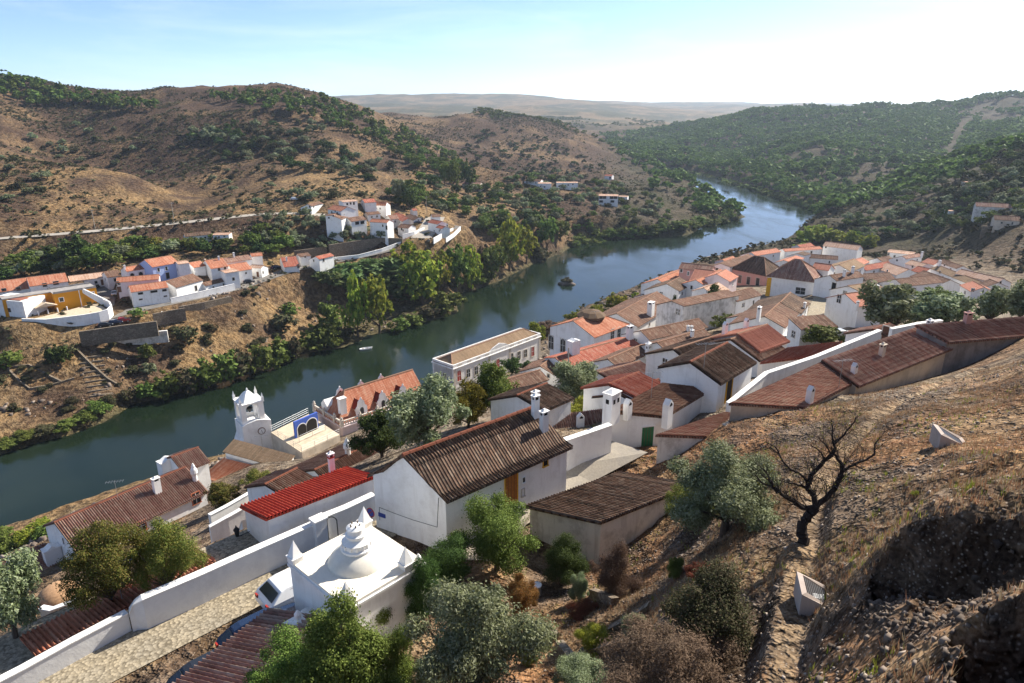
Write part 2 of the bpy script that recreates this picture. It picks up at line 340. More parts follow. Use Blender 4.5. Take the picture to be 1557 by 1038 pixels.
# ---------------------------------------------------------------- water
wt=NT('river_water',.04,.5);P=wt.geo().outputs['Position']
wt.b.inputs['IOR'].default_value=1.38
sc=wt.n('Mapping');wt.L.new(P,sc.inputs[0]);sc.inputs['Scale'].default_value=(1,.45,1)
nn=wt.noise(.035,4,.6,sc.outputs[0],1.2);fn=wt.noise(1.6,3,.6,sc.outputs[0]);
wt.col(wt.mix(wt.ramp(nn,[(.35,0.),(.65,1.)]),(.006,.013,.006),(.013,.022,.013)))
wt.L.new(wt.ramp(nn,[(.35,.05),(.7,.26)]),wt.b.inputs['Roughness'])
wt.nrm(wt.bump(fn,.14,.05,wt.bump(wt.noise(.25,3,.5,sc.outputs[0]),.12,.4)))
xs=np.linspace(-700,700,60);ys=np.linspace(-150,2200,80);WX,WY=np.meshgrid(xs,ys);i2=np.arange(4800).reshape(80,60)
water=mesh_np('river',np.stack([WX,WY,WX*0],-1).reshape(-1,3),np.stack([i2[:-1,:-1],i2[:-1,1:],i2[1:,1:],i2[1:,:-1]],-1).reshape(-1,4),wt.m,smooth=True);tag(water,kind='structure')
# ---------------------------------------------------------------- building materials
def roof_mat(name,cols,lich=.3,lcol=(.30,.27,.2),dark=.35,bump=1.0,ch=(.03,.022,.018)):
    t=NT(name,.92,.12);u=t.n('UVMap').outputs[0];s=t.n('SeparateXYZ');t.L.new(u,s.inputs[0])
    fu=t.math('FLOOR',t.math('DIVIDE',s.outputs[0],.21));fv=t.math('FLOOR',t.math('ADD',t.math('DIVIDE',s.outputs[1],.42),t.math('MULTIPLY',fu,.37)))
    cm=t.n('CombineXYZ');t.L.new(fu,cm.inputs[0]);t.L.new(fv,cm.inputs[1]);wn=t.n('TexWhiteNoise');t.L.new(cm.outputs[0],wn.inputs[0])
    P=t.geo().outputs['Position'];n=t.noise(.55,4,.65,P);n2=t.noise(3.5,4,.7,P);n3=t.noise(.16,3,.6,P)
    wr=t.n('TexWhiteNoise',noise_dimensions='1D');t.L.new(fu,wr.inputs['W']);f=t.math('ADD',t.math('ADD',t.math('MULTIPLY',wn.outputs[0],.25),t.math('MULTIPLY',wr.outputs[0],.3)),t.math('MULTIPLY',n,.45))
    k=len(cols);c=t.ramp(f,[(.22+.56*i/(k-1),cols[i]) for i in range(k)])
    c=t.mix(t.ramp(n2,[(.5,0.),(.68,lich)]),c,lcol)
    c=t.mix(t.ramp(n3,[(.42,dark),(.6,0.)]),c,(.045,.035,.03))
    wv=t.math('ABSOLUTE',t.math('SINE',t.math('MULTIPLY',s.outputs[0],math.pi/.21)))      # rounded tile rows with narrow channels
    c=t.mix(t.ramp(wv,[(.0,.9),(.33,.62),(.6,.0)]),c,ch)  # valley shade painted into the channel colour, since bump alone leaves channels light
    t.col(c);vs=t.math('FRACT',t.math('DIVIDE',s.outputs[1],.42))
    hgt=t.math('ADD',wv,t.math('MULTIPLY',vs,.3));t.nrm(t.bump(n2,.3,.05,t.bump(hgt,.7*bump,.09)));return t.m
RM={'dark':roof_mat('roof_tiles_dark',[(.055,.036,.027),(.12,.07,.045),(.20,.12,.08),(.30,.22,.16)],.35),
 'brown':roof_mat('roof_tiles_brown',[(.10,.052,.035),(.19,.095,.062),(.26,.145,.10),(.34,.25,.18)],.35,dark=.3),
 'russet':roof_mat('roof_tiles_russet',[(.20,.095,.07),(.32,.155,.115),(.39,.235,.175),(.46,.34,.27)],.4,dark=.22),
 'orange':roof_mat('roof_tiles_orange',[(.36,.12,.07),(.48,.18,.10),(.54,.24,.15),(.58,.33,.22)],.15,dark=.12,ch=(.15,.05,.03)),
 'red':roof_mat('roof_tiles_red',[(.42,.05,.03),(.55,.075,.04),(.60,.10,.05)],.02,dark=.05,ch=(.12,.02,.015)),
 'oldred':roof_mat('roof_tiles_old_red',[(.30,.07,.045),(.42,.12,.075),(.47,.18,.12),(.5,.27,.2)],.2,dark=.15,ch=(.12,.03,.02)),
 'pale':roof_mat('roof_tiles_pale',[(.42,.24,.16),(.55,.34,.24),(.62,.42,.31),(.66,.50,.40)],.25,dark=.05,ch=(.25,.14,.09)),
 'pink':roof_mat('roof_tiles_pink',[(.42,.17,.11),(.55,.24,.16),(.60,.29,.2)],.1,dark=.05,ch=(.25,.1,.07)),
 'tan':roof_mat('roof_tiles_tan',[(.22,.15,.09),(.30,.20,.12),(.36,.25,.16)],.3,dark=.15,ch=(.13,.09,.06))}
def wall_mat(name,c,dirt=.25,dcol=(.38,.34,.28),thr=.56,rough=.85,streak=.35):
    t=NT(name,rough,.2);P=t.geo().outputs['Position'];n=t.noise(.7,5,.65,P);n2=t.noise(5,4,.7,P)
    mp=t.n('Mapping');t.L.new(P,mp.inputs[0]);mp.inputs['Scale'].default_value=(2.2,2.2,.25);st=t.noise(1.0,4,.65,mp.outputs[0])
    cc=t.mix(t.ramp(n,[(thr-.06,0.),(thr+.1,dirt)]),c,dcol);cc=t.mix(t.ramp(st,[(.52,0.),(.75,streak)]),cc,dcol)
    cc=t.mix(t.ramp(n2,[(.35,.10),(.6,0.)]),cc,tuple(x*.7 for x in c));t.col(cc)
    t.nrm(t.bump(n2,.25,.03,t.bump(n,.3,.12)));return t.m
WM={'white':wall_mat('whitewash',(.86,.85,.82),.22,streak=.28),'old':wall_mat('whitewash_old',(.74,.71,.66),.6,(.24,.21,.17),.52,streak=.6),
 'cream':wall_mat('plaster_cream',(.62,.54,.43),.4,(.33,.27,.2),.5,streak=.35),'pink':wall_mat('plaster_pink',(.60,.32,.27),.3,(.42,.3,.26),.5),
 'rose':wall_mat('plaster_rose',(.70,.58,.58),.2),'ochre':wall_mat('plaster_ochre',(.70,.30,.02),.08,(.55,.25,.05),streak=.1),'blue':wall_mat('plaster_blue',(.42,.55,.82),.1,(.45,.55,.75),streak=.1),
 'stone':None,'grey':wall_mat('plaster_grey',(.34,.32,.30),.6,(.16,.15,.14),.5,streak=.6),'deepblue':wall_mat('plaster_deep_blue',(.06,.12,.45),.1,(.1,.15,.35),streak=.1)}
t=NT('rubble_stone',.95,.15);P=t.geo().outputs['Position'];mp=t.n('Mapping');t.L.new(P,mp.inputs[0]);mp.inputs['Scale'].default_value=(1,1,1.7)
v=t.vor(2.6,mp.outputs[0],'DISTANCE_TO_EDGE');vc=t.vor(2.6,mp.outputs[0],'F1','Color');sp_=t.n('SeparateColor');t.L.new(vc,sp_.inputs[0])
c=t.ramp(sp_.outputs[0],[(0.,(.15,.115,.085)),(.5,(.24,.185,.135)),(1.,(.33,.27,.2))]);c=t.mix(t.ramp(v,[(.02,.8),(.1,0.)]),c,(.10,.08,.06));c=t.mix(t.ramp(t.noise(.5,4,.6,P),[(.4,.5),(.6,0.)]),c,(.12,.10,.07))
t.col(c);t.nrm(t.bump(v,.7,.12));WM['stone']=t.m
MT={'glass':flat('window_glass',(.03,.035,.04),.15,0,.6),'dark':flat('dark_opening',(.015,.013,.012)),'wood':flat('orange_wood',(.42,.14,.025),.6,var=.3,sc=9),'brownwood':flat('brown_wood',(.13,.055,.03),.6),'green':flat('green_paint',(.02,.14,.06),.5),
 'reddoor':flat('red_paint',(.36,.03,.02),.5),'yellow':flat('yellow_trim',(.72,.38,.03),.8),'trim':flat('stone_trim',(.55,.50,.43),.85),'metal':flat('grey_metal',(.35,.36,.37),.45,.6),'black':flat('black_iron',(.02,.02,.022),.5),
 'whitep':flat('white_paint',(.8,.8,.78),.6,var=.04),'terracotta':flat('terracotta',(.48,.16,.08),.85),'bluesign':flat('blue_enamel',(.03,.06,.28),.4),'asphalt':flat('asphalt',(.17,.16,.15),.95,var=.25,sc=1.5),'concrete':flat('concrete',(.42,.38,.32),.9,var=.2,sc=1.2),
 'bluetrim':flat('blue_trim',(.10,.18,.38),.8),'greyroof':flat('flat_roof_grey',(.30,.28,.26),.95,var=.25,sc=.8),'creamtile':flat('terrace_paving',(.52,.43,.31),.9,var=.15,sc=1.5)}
# ---------------------------------------------------------------- mesh collector
class MB:
    def __init__(s): s.V=[];s.F=[];s.M=[];s.UV=[]
    def face(s,pts,m=0,uv=None):
        i=len(s.V);s.V+= [tuple(map(float,p)) for p in pts];s.F.append(tuple(range(i,i+len(pts))));s.M.append(m);s.UV.append(uv or [(0,0)]*len(pts));return s
    def prism(s,prof,m=0,cap=True):
        """prof: two equal rings (lists of points), joined"""
        a,b=prof;n=len(a)
        for i in range(n):
            j=(i+1)%n;s.face([a[i],a[j],b[j],b[i]],m)
        if cap: s.face(list(reversed(a)),m);s.face(b,m)
        return s
    def box(s,o,ax,ay,az_,m=0,taper=1.0):
        """o centre of the base, ax/ay half vectors, az_ full height vector"""
        o=np.array(o,float);ax=np.array(ax,float);ay=np.array(ay,float);z=np.array(az_,float)
        a=[o-ax-ay,o+ax-ay,o+ax+ay,o-ax+ay];b=[o+z+(p-o)*taper for p in a];return s.prism((a,b),m)
    def tube(s,p,q,r,r2=None,n=6,m=0,cap=True):
        p=np.array(p,float);q=np.array(q,float);r2=r if r2 is None else r2;d=q-p;L=np.linalg.norm(d)
        if L<1e-6:return s
        d/=L;u=np.cross(d,(0,0,1) if abs(d[2])<.9 else (1,0,0));u/=np.linalg.norm(u);w_=np.cross(d,u)
        A=[p+(u*math.cos(2*math.pi*i/n)+w_*math.sin(2*math.pi*i/n))*r for i in range(n)];B=[q+(u*math.cos(2*math.pi*i/n)+w_*math.sin(2*math.pi*i/n))*r2 for i in range(n)]
        return s.prism((A,B),m,cap)
    def lathe(s,c,prof,n=16,m=0):
        c=np.array(c,float)
        R=[[c+np.array([r*math.cos(2*math.pi*i/n),r*math.sin(2*math.pi*i/n),z]) for i in range(n)] for r,z in prof]
        for a,b in zip(R[:-1],R[1:]):
            for i in range(n):
                j=(i+1)%n;s.face([a[i],a[j],b[j],b[i]],m)
        return s
    def build(s,name,mats,parent=None,smooth=False,bevel=0):
        me=bpy.data.meshes.new(name);me.from_pydata(s.V,[],s.F)
        for m in (mats if isinstance(mats,(list,tuple)) else [mats]): me.materials.append(m)
        me.polygons.foreach_set('material_index',s.M)
        l=me.uv_layers.new(name='UVMap');l.data.foreach_set('uv',[c for f in s.UV for p in f for c in p])
        bm=bmesh.new();bm.from_mesh(me);bmesh.ops.remove_doubles(bm,verts=bm.verts,dist=.0004);bmesh.ops.recalc_face_normals(bm,faces=bm.faces);bm.to_mesh(me);bm.free()
        if smooth: me.polygons.foreach_set('use_smooth',[True]*len(me.polygons))
        o=bpy.data.objects.new(name,me)
        if bevel:
            b=o.modifiers.new('bevel','BEVEL');b.width=bevel;b.segments=2;b.limit_method='ANGLE'
        return link(o,parent)
def empty(name,loc,rz=0):
    o=bpy.data.objects.new(name,None);COL.objects.link(o);o.location=loc;o.rotation_euler=(0,0,rz);o.empty_display_size=.3;return o
def keep(o,parent):
    """parent o keeping its world placement (parents are never scaled or rotated here)"""
    o.parent=parent;o.location=(o.location.x-parent.location.x,o.location.y-parent.location.y,o.location.z-parent.location.z);return o
def v3(a,z=None): return np.array([a[0],a[1],a[2] if z is None else z],float)
def corrugate(o,P0,P1,Q1,Q0,uax,mat,per=.21,amp=.07,name='roof'):
    """tiled plane P0-P1 (top) to Q0-Q1 (eave): real half-round tile rows"""
    L=np.linalg.norm(P1-P0);S=np.linalg.norm(Q0-P0);nu=max(6,int(L/per*6));rows=max(1,int(S/.42))
    u=np.linspace(0,1,nu+1);vs=[]
    for i in range(rows): vs+=[(i/rows,0.0),((i+1)/rows-.002,1.0)]
    vs=np.array(vs);n=np.cross(P1-P0,Q0-P0);n/=np.linalg.norm(n);n=n if n[2]>0 else -n
    U,Vv=np.meshgrid(u,vs[:,0]);st=np.repeat(vs[:,1][:,None],nu+1,1)
    X=(P0[None,None]*(1-U[...,None])+P1*U[...,None])*(1-Vv[...,None])+(Q0*(1-U[...,None])+Q1*U[...,None])*Vv[...,None]
    ph=U*L/per;jit=_h(np.floor(ph),np.round(Vv*rows-.3),5)-.5
    hgt=amp*np.cos(2*np.pi*ph)+st*.022+jit*.018
    X=X+n*hgt[...,None];R,Cn=U.shape;ii=np.arange(R*Cn).reshape(R,Cn)
    F=np.stack([ii[:-1,:-1],ii[:-1,1:],ii[1:,1:],ii[1:,:-1]],-1).reshape(-1,4)
    uvv=np.stack([U*L+.105,Vv*S],-1).reshape(-1,2)
    return X.reshape(-1,3),F,uvv[F.ravel()]
ALLH=[]
class House:
    def __init__(s,name,label,A3,B3,offr,dr,offl=None,dl=None,roof='brown',wall='white',cat='house',group=None,hip=(0,0),ov=.28,base=None,tiles=None,flare=0,parapet=0,ridge=True,solid=1.0,ends=True):
        A=v3(A3);B=v3(B3);offr=np.array([offr[0],offr[1],0.]);offl=np.array([offl[0],offl[1],0.]) if offl is not None else np.zeros(3)
        dl=0 if dl is None else dl;s.A,s.B,s.r,s.l,s.dr,s.dl=A,B,offr,offl,dr,dl;zr=A[2];L=np.linalg.norm(B-A);s.L=L;e=(B-A)/L;s.e=e
        cor=[A+offr,B+offr,B+offl,A+offl]
        gz=min(th([c[0] for c in cor],[c[1] for c in cor]));s.base=base if base is not None else max(min(gz-.6,zr-max(dr,dl)-1.5),zr-11.5)
        mid=(A+B)/2+(offr+offl)/2;s.root=empty(name,(mid[0],mid[1],s.base));tag(s.root,label,cat,group);ALLH.append(s);s.mid=mid;s.d=mid[1]
        def P(p): return np.array(p,float)-np.array([mid[0],mid[1],s.base])
        s.P=P
        mono=np.linalg.norm(offl)<.01
        # wall block
        def ring(p,inset):
            q=[(offr,s.base),(offr,zr-dr-.12),(np.zeros(3),zr-.12)]
            if not mono:q.append((offl,zr-dl-.12))
            q.append((offl,s.base))
            return [v3(p+o,z)+e*inset for o,z in q]
        mb=MB();ra=ring(A,.0);rb=ring(B,.0)
        if hip[0]: ra[2]=v3(A,zr-dr-.12) if mono else v3((ra[1]+ra[3])/2)
        if hip[1]: rb[2]=v3(B,zr-dr-.12) if mono else v3((rb[1]+rb[3])/2)
        mb.prism(([P(x) for x in ra],[P(x) for x in rb]));s.wallo=mb.build('wall',WM[wall] if isinstance(wall,str) else wall,s.root)
        # roof
        corr=(s.d<88 if tiles is None else tiles)
        RMt=RM[roof] if isinstance(roof,str) else roof
        un=lambda v:v/(np.linalg.norm(v)+1e-9)
        pl=[]
        A0=A-e*(ov*.6);B0=B+e*(ov*.6)
        for off,dz in ((offr,dr),(offl,dl)):
            w=np.linalg.norm(off)
            if w<.01: continue
            k=(w+ov)/w;Q0=A0+off*k;Q1=B0+off*k;Q0[2]=Q1[2]=zr-dz*k
            T0_=A0+e*(hip[0]+(ov*.6 if hip[0] else 0));T1=B0-e*(hip[1]+(ov*.6 if hip[1] else 0))
            if mono: T0_=T0_-off/w*.1;T1=T1-off/w*.1
            pl.append((T0_,T1,Q1,Q0))
        for hh,end,T in ((hip[0],A0,-1),(hip[1],B0,1)):
            if hh:
                kr=(np.linalg.norm(offr)+ov)/np.linalg.norm(offr);kl=(np.linalg.norm(offl)+ov)/max(.01,np.linalg.norm(offl)) if not mono else 0
                Qa=end+offr*kr;Qa[2]=zr-dr*kr;Qb=end+offl*kl;Qb[2]=zr-(dl if not mono else dr)*max(kl,.0) if not mono else zr-dr
                top=end-e*T*(hh+ov*.6);pl.append((top,top,Qa,Qb))
        Vs=[];Fs=[];UVs=[];nb=0
        for (p0,p1,q1,q0) in pl:
            p0,p1,q1,q0=[np.array(P(x),float) for x in (p0,p1,q1,q0)]
            rect=np.linalg.norm(p1-p0)>.5*np.linalg.norm(q1-q0) and not any(hip)
            if corr and rect:
                if flare:
                    m0=p0*.42+q0*.58-np.array([0,0,flare]);m1=p1*.42+q1*.58-np.array([0,0,flare]);segs=[(p0,p1,m1,m0),(m0,m1,q1,q0)]
                else: segs=[(p0,p1,q1,q0)]
                for a in segs:
                    X,F,uv=corrugate(None,*a,e,None);Vs.append(X);Fs.append(F+nb);UVs.append(uv);nb+=len(X)
                thick=.10
            else: thick=.0
            ua=(q1-q0)/np.linalg.norm(q1-q0);va=np.cross(ua,np.cross(p0-q0,ua));va/=np.linalg.norm(va)
            uvf=lambda x:((x-q0)@ua+500,-(x-q0)@va+50)
            dn=np.array([0,0,-.09-thick*.4]);top=[x+np.array([0,0,-thick*.4]) for x in (p0,p1,q1,q0)];bot=[x+dn-np.array([0,0,.03]) for x in (p0,p1,q1,q0)]
            m=MB();m.face(top);m.face(bot[::-1])
            for i in range(4):
                j=(i+1)%4
                if np.linalg.norm(top[i]-top[j])>.01:m.face([top[i],top[j],bot[j],bot[i]])
            V=np.array(m.V);
            for f in m.F:
                q=list(f);
                if len(q)<4:continue
                Fs.append(np.array([q])+nb);UVs.append(np.array([uvf(V[i]) for i in q]))
            Vs.append(V);nb+=len(V)
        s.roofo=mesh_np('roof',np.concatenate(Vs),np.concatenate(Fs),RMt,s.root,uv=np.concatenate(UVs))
        s.roofo.data.validate()
        if ridge and not mono and not any(hip):
            cap=MB();n=max(2,int(L/.42));
            for i in range(n):
                a=A0+(B0-A0)*i/n;b=A0+(B0-A0)*((i+1)/n+.0);rr_=.13 if i%2 else .125
                cap.tube(P(a+np.array([0,0,-.01])),P(b+np.array([0,0,-.01])),rr_,rr_*.9,6)
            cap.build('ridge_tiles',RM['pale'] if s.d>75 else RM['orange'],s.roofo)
        elif any(hip):
            cap=MB();tp=[A0+e*(hip[0]*1.0) if hip[0] else A0,B0-e*(hip[1]*1.0) if hip[1] else B0];cap.tube(P(tp[0]),P(tp[1]),.13)
            for hh,end,t_ in ((hip[0],A0,tp[0]),(hip[1],B0,tp[1])):
                if hh:
                    for off,dz in ((offr,dr),(offl,dl)):
                        w=np.linalg.norm(off)
                        if w>.01:
                            k=(w+ov)/w;q=end+off*k;q[2]=zr-dz*k;cap.tube(P(t_),P(q),.12)
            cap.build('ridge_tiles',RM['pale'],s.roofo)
    # planes for placing openings -------------------------------------------------
    def wall_hit(s,px,py):
        r=ray(px,py);o=np.array([0,0,HC]);best=None
        planes=[(s.A+s.r,s.B+s.r,'r'),(s.B+s.l,s.A+s.l,'l'),(s.A+s.l,s.A+s.r,'a'),(s.B+s.r,s.B+s.l,'b')]
        for a,b,k in planes:
            ax=b-a;ax[2]=0;L=np.linalg.norm(ax)
            if L<.1:continue
            ax=ax/L;n=np.array([ax[1],-ax[0],0.])
            if n@r>=-1e-6:continue
            t=(a-o)@n/(r@n)
            if t<=0:continue
            p=o+r*t;u=(p-a)@ax
            over=max(0,-u,u-L)
            sc_=t+over*2e-2*t
            if best is None or over<best[0]-.3 or (abs(over-best[0])<.3 and t<best[1]): best=(over,t,p,ax,n,k,a,L)
        _,t,p,ax,n,k,a,L=best;u=min(max((p-a)@ax,.3),L-.3);q=a+ax*u;q[2]=p[2];return q,ax,n
    def opening(s,kind,px,py,w_,h_,col=None,frame='trim',arch=False,fw=.1):
        p,ax,n=s.wall_hit(px,py);z0=p[2]-h_/2
        mb=MB();c=p-np.array([0,0,h_/2])
        fz=.05;hw=w_/2+fw
        def bx(m,cx,w2,z,hh,dep,mi=0): m.box(s.P(c+ax*cx+np.array([0,0,z])+n*dep/2),ax*w2/2,n*dep/2,(0,0,hh),mi)
        bx(mb,-(w_/2+fw/2),fw,0,h_,.06);bx(mb,(w_/2+fw/2),fw,0,h_,.06);bx(mb,0,w_+2*fw,h_,fw,.07)
        if kind!='door': bx(mb,0,w_+2*fw+.06,-.07,.07,.10)
        o=mb.build('door' if kind=='door' else 'window',MT[frame] if isinstance(frame,str) else frame,s.root)
        pm=MB()
        if arch:
            pts=[c+ax*(-w_/2),c+ax*(w_/2)];N=8
            for i in range(N+1):
                a=math.pi*i/N;pts.append(c+ax*(math.cos(a)*w_/2)+np.array([0,0,h_-w_/2+math.sin(a)*w_/2]))
            pm.face([s.P(x+n*.035) for x in pts])
        else: pm.box(s.P(c+n*.012),ax*w_/2,n*.012,(0,0,h_))
        if kind!='door' and w_>.5 and s.d<190:
            pm.box(s.P(c+n*.035),ax*.03,n*.012,(0,0,h_),1);pm.box(s.P(c+n*.035+np.array([0,0,h_*.5])),ax*w_/2,n*.012,(0,0,.05),1)
        if kind=='door' and s.d<80:
            for q in range(1,4): pm.box(s.P(c+ax*(w_*(q/4-.5))+n*.026),ax*.012,n*.004,(0,0,h_),1)
        pm.build('door_leaf' if kind=='door' else 'pane',[MT[col or ('brownwood' if kind=='door' else 'glass')],MT['whitep'] if kind!='door' else MT['brownwood']],o)
        return s
    def roofz(s,x,y):
        e2=s.e[:2];M=np.array([[e2[0],s.r[0]],[e2[1],s.r[1]]]);q=np.linalg.solve(M,np.array([np.asarray(x)-s.A[0],np.asarray(y)-s.A[1]]))
        u,v=q
        z=s.A[2]-s.dr*np.maximum(v,0)
        if s.dl: 
            wl=np.linalg.norm(s.l)/np.linalg.norm(s.r);z=z-s.dl*np.maximum(-v,0)/wl
        return z,u,v
    def on_roof(s,px,py):
        r=ray(px,py)/FP;dd=s.mid[1]*1.0;ts=np.linspace(.75,1.4,900)*(s.mid[1]/max(.1,r[1]));X=r[0]*ts;Y=r[1]*ts;z,u,v=s.roofz(X,Y);g_=z-(HC+r[2]*ts);k=int(np.argmax(g_>0));return np.array([X[k],Y[k],z[k]])
    def chimney(s,px,py,w_=.6,h_=1.2,style='cap',dep=None,col='white'):
        """px,py: middle of the chimney's foot on the roof"""
        p=s.on_roof(px,py);dep=dep or w_*.7;ax=s.e.copy();n=np.array([ax[1],-ax[0],0.]);m=MB();z=np.array([0,0,1.])
        b=s.P(p-z*.5);H_=h_+.5
        if style=='slab':
            m.box(b,ax*w_/2,n*dep/2,z*H_);m.box(b+z*H_,ax*(w_/2+.05),n*(dep/2+.05),z*.07)
            m.prism(([b+z*(H_+.07)-ax*w_*.32-n*dep/2,b+z*(H_+.07)+ax*w_*.32-n*dep/2,b+z*(H_+.35)-n*dep/2],[b+z*(H_+.07)-ax*w_*.32+n*dep/2,b+z*(H_+.07)+ax*w_*.32+n*dep/2,b+z*(H_+.35)+n*dep/2]))
        elif style=='gable':
            m.box(b,ax*w_/2,n*dep/2,z*H_);o=b+z*H_;q=[o-ax*w_/2,o+ax*w_/2,o+z*w_*.55]
            m.prism(([x-n*dep/2 for x in q],[x+n*dep/2 for x in q]))
            o2=o-z*.12;q=[o2-ax*w_*.26,o2+ax*w_*.26,o2+ax*w_*.26+z*.12,o2+z*w_*.42,o2-ax*w_*.26+z*.12];m.prism(([x-n*(dep/2+.006) for x in q],[x+n*(dep/2+.006) for x in q]),1)
        elif style=='pot':
            m.lathe(b,[(w_*.42,0),(w_*.42,H_*.45),(w_*.62,H_*.55),(w_*.55,H_*.72),(w_*.3,H_*.82),(w_*.34,H_*.86),(w_*.12,H_),(0.01,H_)],12)
        elif style=='lantern':
            m.box(b,ax*w_/2,n*dep/2,z*H_);m.box(b+z*H_,ax*(w_/2+.06),n*(dep/2+.06),z*.06)
            for k in (-1,1): m.box(b+z*(H_*.7)+ax*k*w_*.22,ax*w_*.11,n*(dep/2+.006),z*H_*.14,1)
            m.box(b+z*(H_*.7),ax*(w_/2+.006),n*w_*.12,z*H_*.14,1);m.box(b+z*(H_+.06),ax*w_*.48,n*dep*.46,z*.22,0,.2)
        else:
            m.box(b,ax*w_/2,n*dep/2,z*H_*.82);
            for i in (-1,1):
                for j in (-1,1): m.box(b+z*H_*.82+ax*i*w_*.4+n*j*dep*.38,ax*w_*.1,n*dep*.12,z*H_*.12)
            m.box(b+z*H_*.82,ax*w_*.36,n*dep*.36,z*H_*.1,1);m.box(b+z*H_*.94,ax*(w_/2+.05),n*(dep/2+.05),z*.07);m.box(b+z*(H_*.94+.07),ax*w_*.4,n*dep*.4,z*.16,0,.3)
            if col=='redband': m.box(b+z*(H_*.8),ax*(w_/2+.02),n*(dep/2+.02),z*.1,2)
        o=m.build('chimney',[WM['white' if col=='redband' else col],MT['dark'],MT['reddoor']],s.roofo);return s
def perp(A,B):
    e=(B-A)[:2];e=e/np.linalg.norm(e);return np.array([e[1],-e[0]])
def Q(name,label,A,B,near,far=None,h=4.6,d=None,roof='brown',wall='white',pitch=.42,rect=True,win=(),ch=(),dr=None,zr=None,dl=None,mono=False,nearB=None,**k):
    """house from its ridge ends and a near eave corner, all photo pixels; the ridge stands h above the ground"""
    mx,my=(A[0]+B[0])/2,(A[1]+B[1])/2
    if zr is None: zr=D(mx,my,d)[2] if d else G(mx,my,h,dmin=62)[2]
    A3=Z(*A,zr);B3=Z(*B,zr);n=perp(A3,B3)
    if nearB is not None:
        dr=dr or 1.0;off=Z(*nearB,zr-dr)[:2]-B3[:2];w_=float(np.linalg.norm(off))
    elif isinstance(near,(int,float)): w_=float(near);off=n*w_;dr=w_*pitch if dr is None else dr
    else:
        dd=dr if dr is not None else 1.0
        for i in range(14):
            o=Z(*near,zr-dd)[:2]-A3[:2];w_=o@n
            if dr is None: dd=max(.25,.5*dd+.5*max(.6,w_)*pitch)
        if w_<1.5: print('narrow',label,round(w_,2));w_=3.0;o=n*w_
        dr=dd;off=n*w_ if rect else o
    if mono: offl=None;dlv=0
    else:
        if far is None: wf=w_
        elif isinstance(far,(int,float)): wf=far
        else:
            dd=1.0
            for i in range(14): wf=-((Z(*far,zr-dd)[:2]-A3[:2])@n);dd=max(.25,.5*dd+.5*max(.6,wf)*pitch)
            if wf<1 or wf>14: print('far?',label,round(wf,2));wf=w_
        offl=-n*wf if rect else -off*(wf/np.linalg.norm(off));dlv=wf*pitch if dl is None else dl
    wf=0
    hs=House(name,label,A3,B3,off,dr,offl,dlv,roof,wall,**k)
    if hs.L>32 or hs.L<2 or w_>14: print('size?',label,'L',round(hs.L,1),'w',round(w_,1),'zr',round(zr,1))
    for q in win: hs.opening(*q[:5],**(q[5] if len(q)>5 else {}))
    for q in ch: hs.chimney(*q[:4],**(q[4] if len(q)>4 else {}))
    return hs
# ---------------------------------------------------------------- the near houses
W='window';DR='door';ARC=dict(arch=True)
big=Q('whitewashed_house','large whitewashed house with orange wooden door and curved dark roof beside the chapel',(616,690),(807,620),(677,754),None,zr=61.7,dr=1.9,dl=1.9,roof='dark',flare=.28,rect=False,
  win=((DR,777,745,.95,2.15,dict(col='wood',frame='yellow',fw=.06)),(W,829,702,.36,.5,dict(col='dark',frame='yellow',fw=.05)),(W,796,729,.2,.35,dict(col='dark',frame='whitep',fw=.02)),(W,795,748,.22,.5,dict(col='whitep',frame='trim',fw=.02))),
  ch=((814,632,.45,1.5,dict(style='cap')),(827,652,.5,1.3,dict(style='cap'))))
shed=Q('storage_shed','low shed with stained grey and cream walls under a dark single-slope roof',(1052,737),(914,792),None,nearB=(806,769),zr=58.35,dr=.75,mono=True,roof='dark',wall=wall_mat('shed_plaster',(.80,.76,.68),.55,(.30,.26,.20),.55,streak=.5),cat='shed')
redh=Q('whitewashed_house','narrow white house with a bright new red tile roof behind the street parapet',(567,724),(407,786),None,nearB=(371,769),zr=58.4,dr=.7,mono=True,roof='red',
  ch=((505,716,.36,1.35,dict(style='cap',col='redband')),))
strip=Q('low_outbuilding','low outbuilding behind the parapet whose tile roof turns from brown to bright orange',(322,852),(60,992),None,nearB=(38,968),zr=56.45,dr=.3,mono=True,roof='orange',cat='outbuilding')
fg=House('low_outbuilding','dark red tiled roof in the bottom left corner with cars parked behind it',(-6.9,23.9,59.0),(-12.5,13.5,59.0),(-4.5,2.3),1.3,(1.5,-.8),.5,'russet','white','outbuilding')
long_=Q('whitewashed_house','long white house with a striped brown tile roof standing low by the water',(85,793),(281,710),(132,829),3.2,zr=43,dr=1.6,dl=1.6,roof='russet',tiles=True,
  win=((W,298,757,.8,1.25,dict(frame='terracotta')),(W,97,822,.3,.7,dict(col='dark',frame='whitep')),(W,215,800,.8,1.1,dict(frame='terracotta'))),
  ch=((240,748,.7,1.7,dict(style='cap')),(257,716,2.0,1.5,dict(style='slab',dep=1.1)),(297,730,.6,2.0,dict(style='pot'))))
Q('whitewashed_house','low white house at the left edge with slab and pot chimneys on its roof',(-12,858),(66,826),(57,885),zr=39.6,dr=1.3,mono=True,rect=False,roof='russet',tiles=True,
  ch=((22,872,.9,1.9,dict(style='pot')),(82,852,1.4,1.4,dict(style='slab',dep=.9))))
Q('whitewashed_house','small white house with russet roof just behind the slab chimney of the long riverside house',(262,694),(300,680),(284,712),zr=41.8,roof='russet',far=2.5,tiles=True)
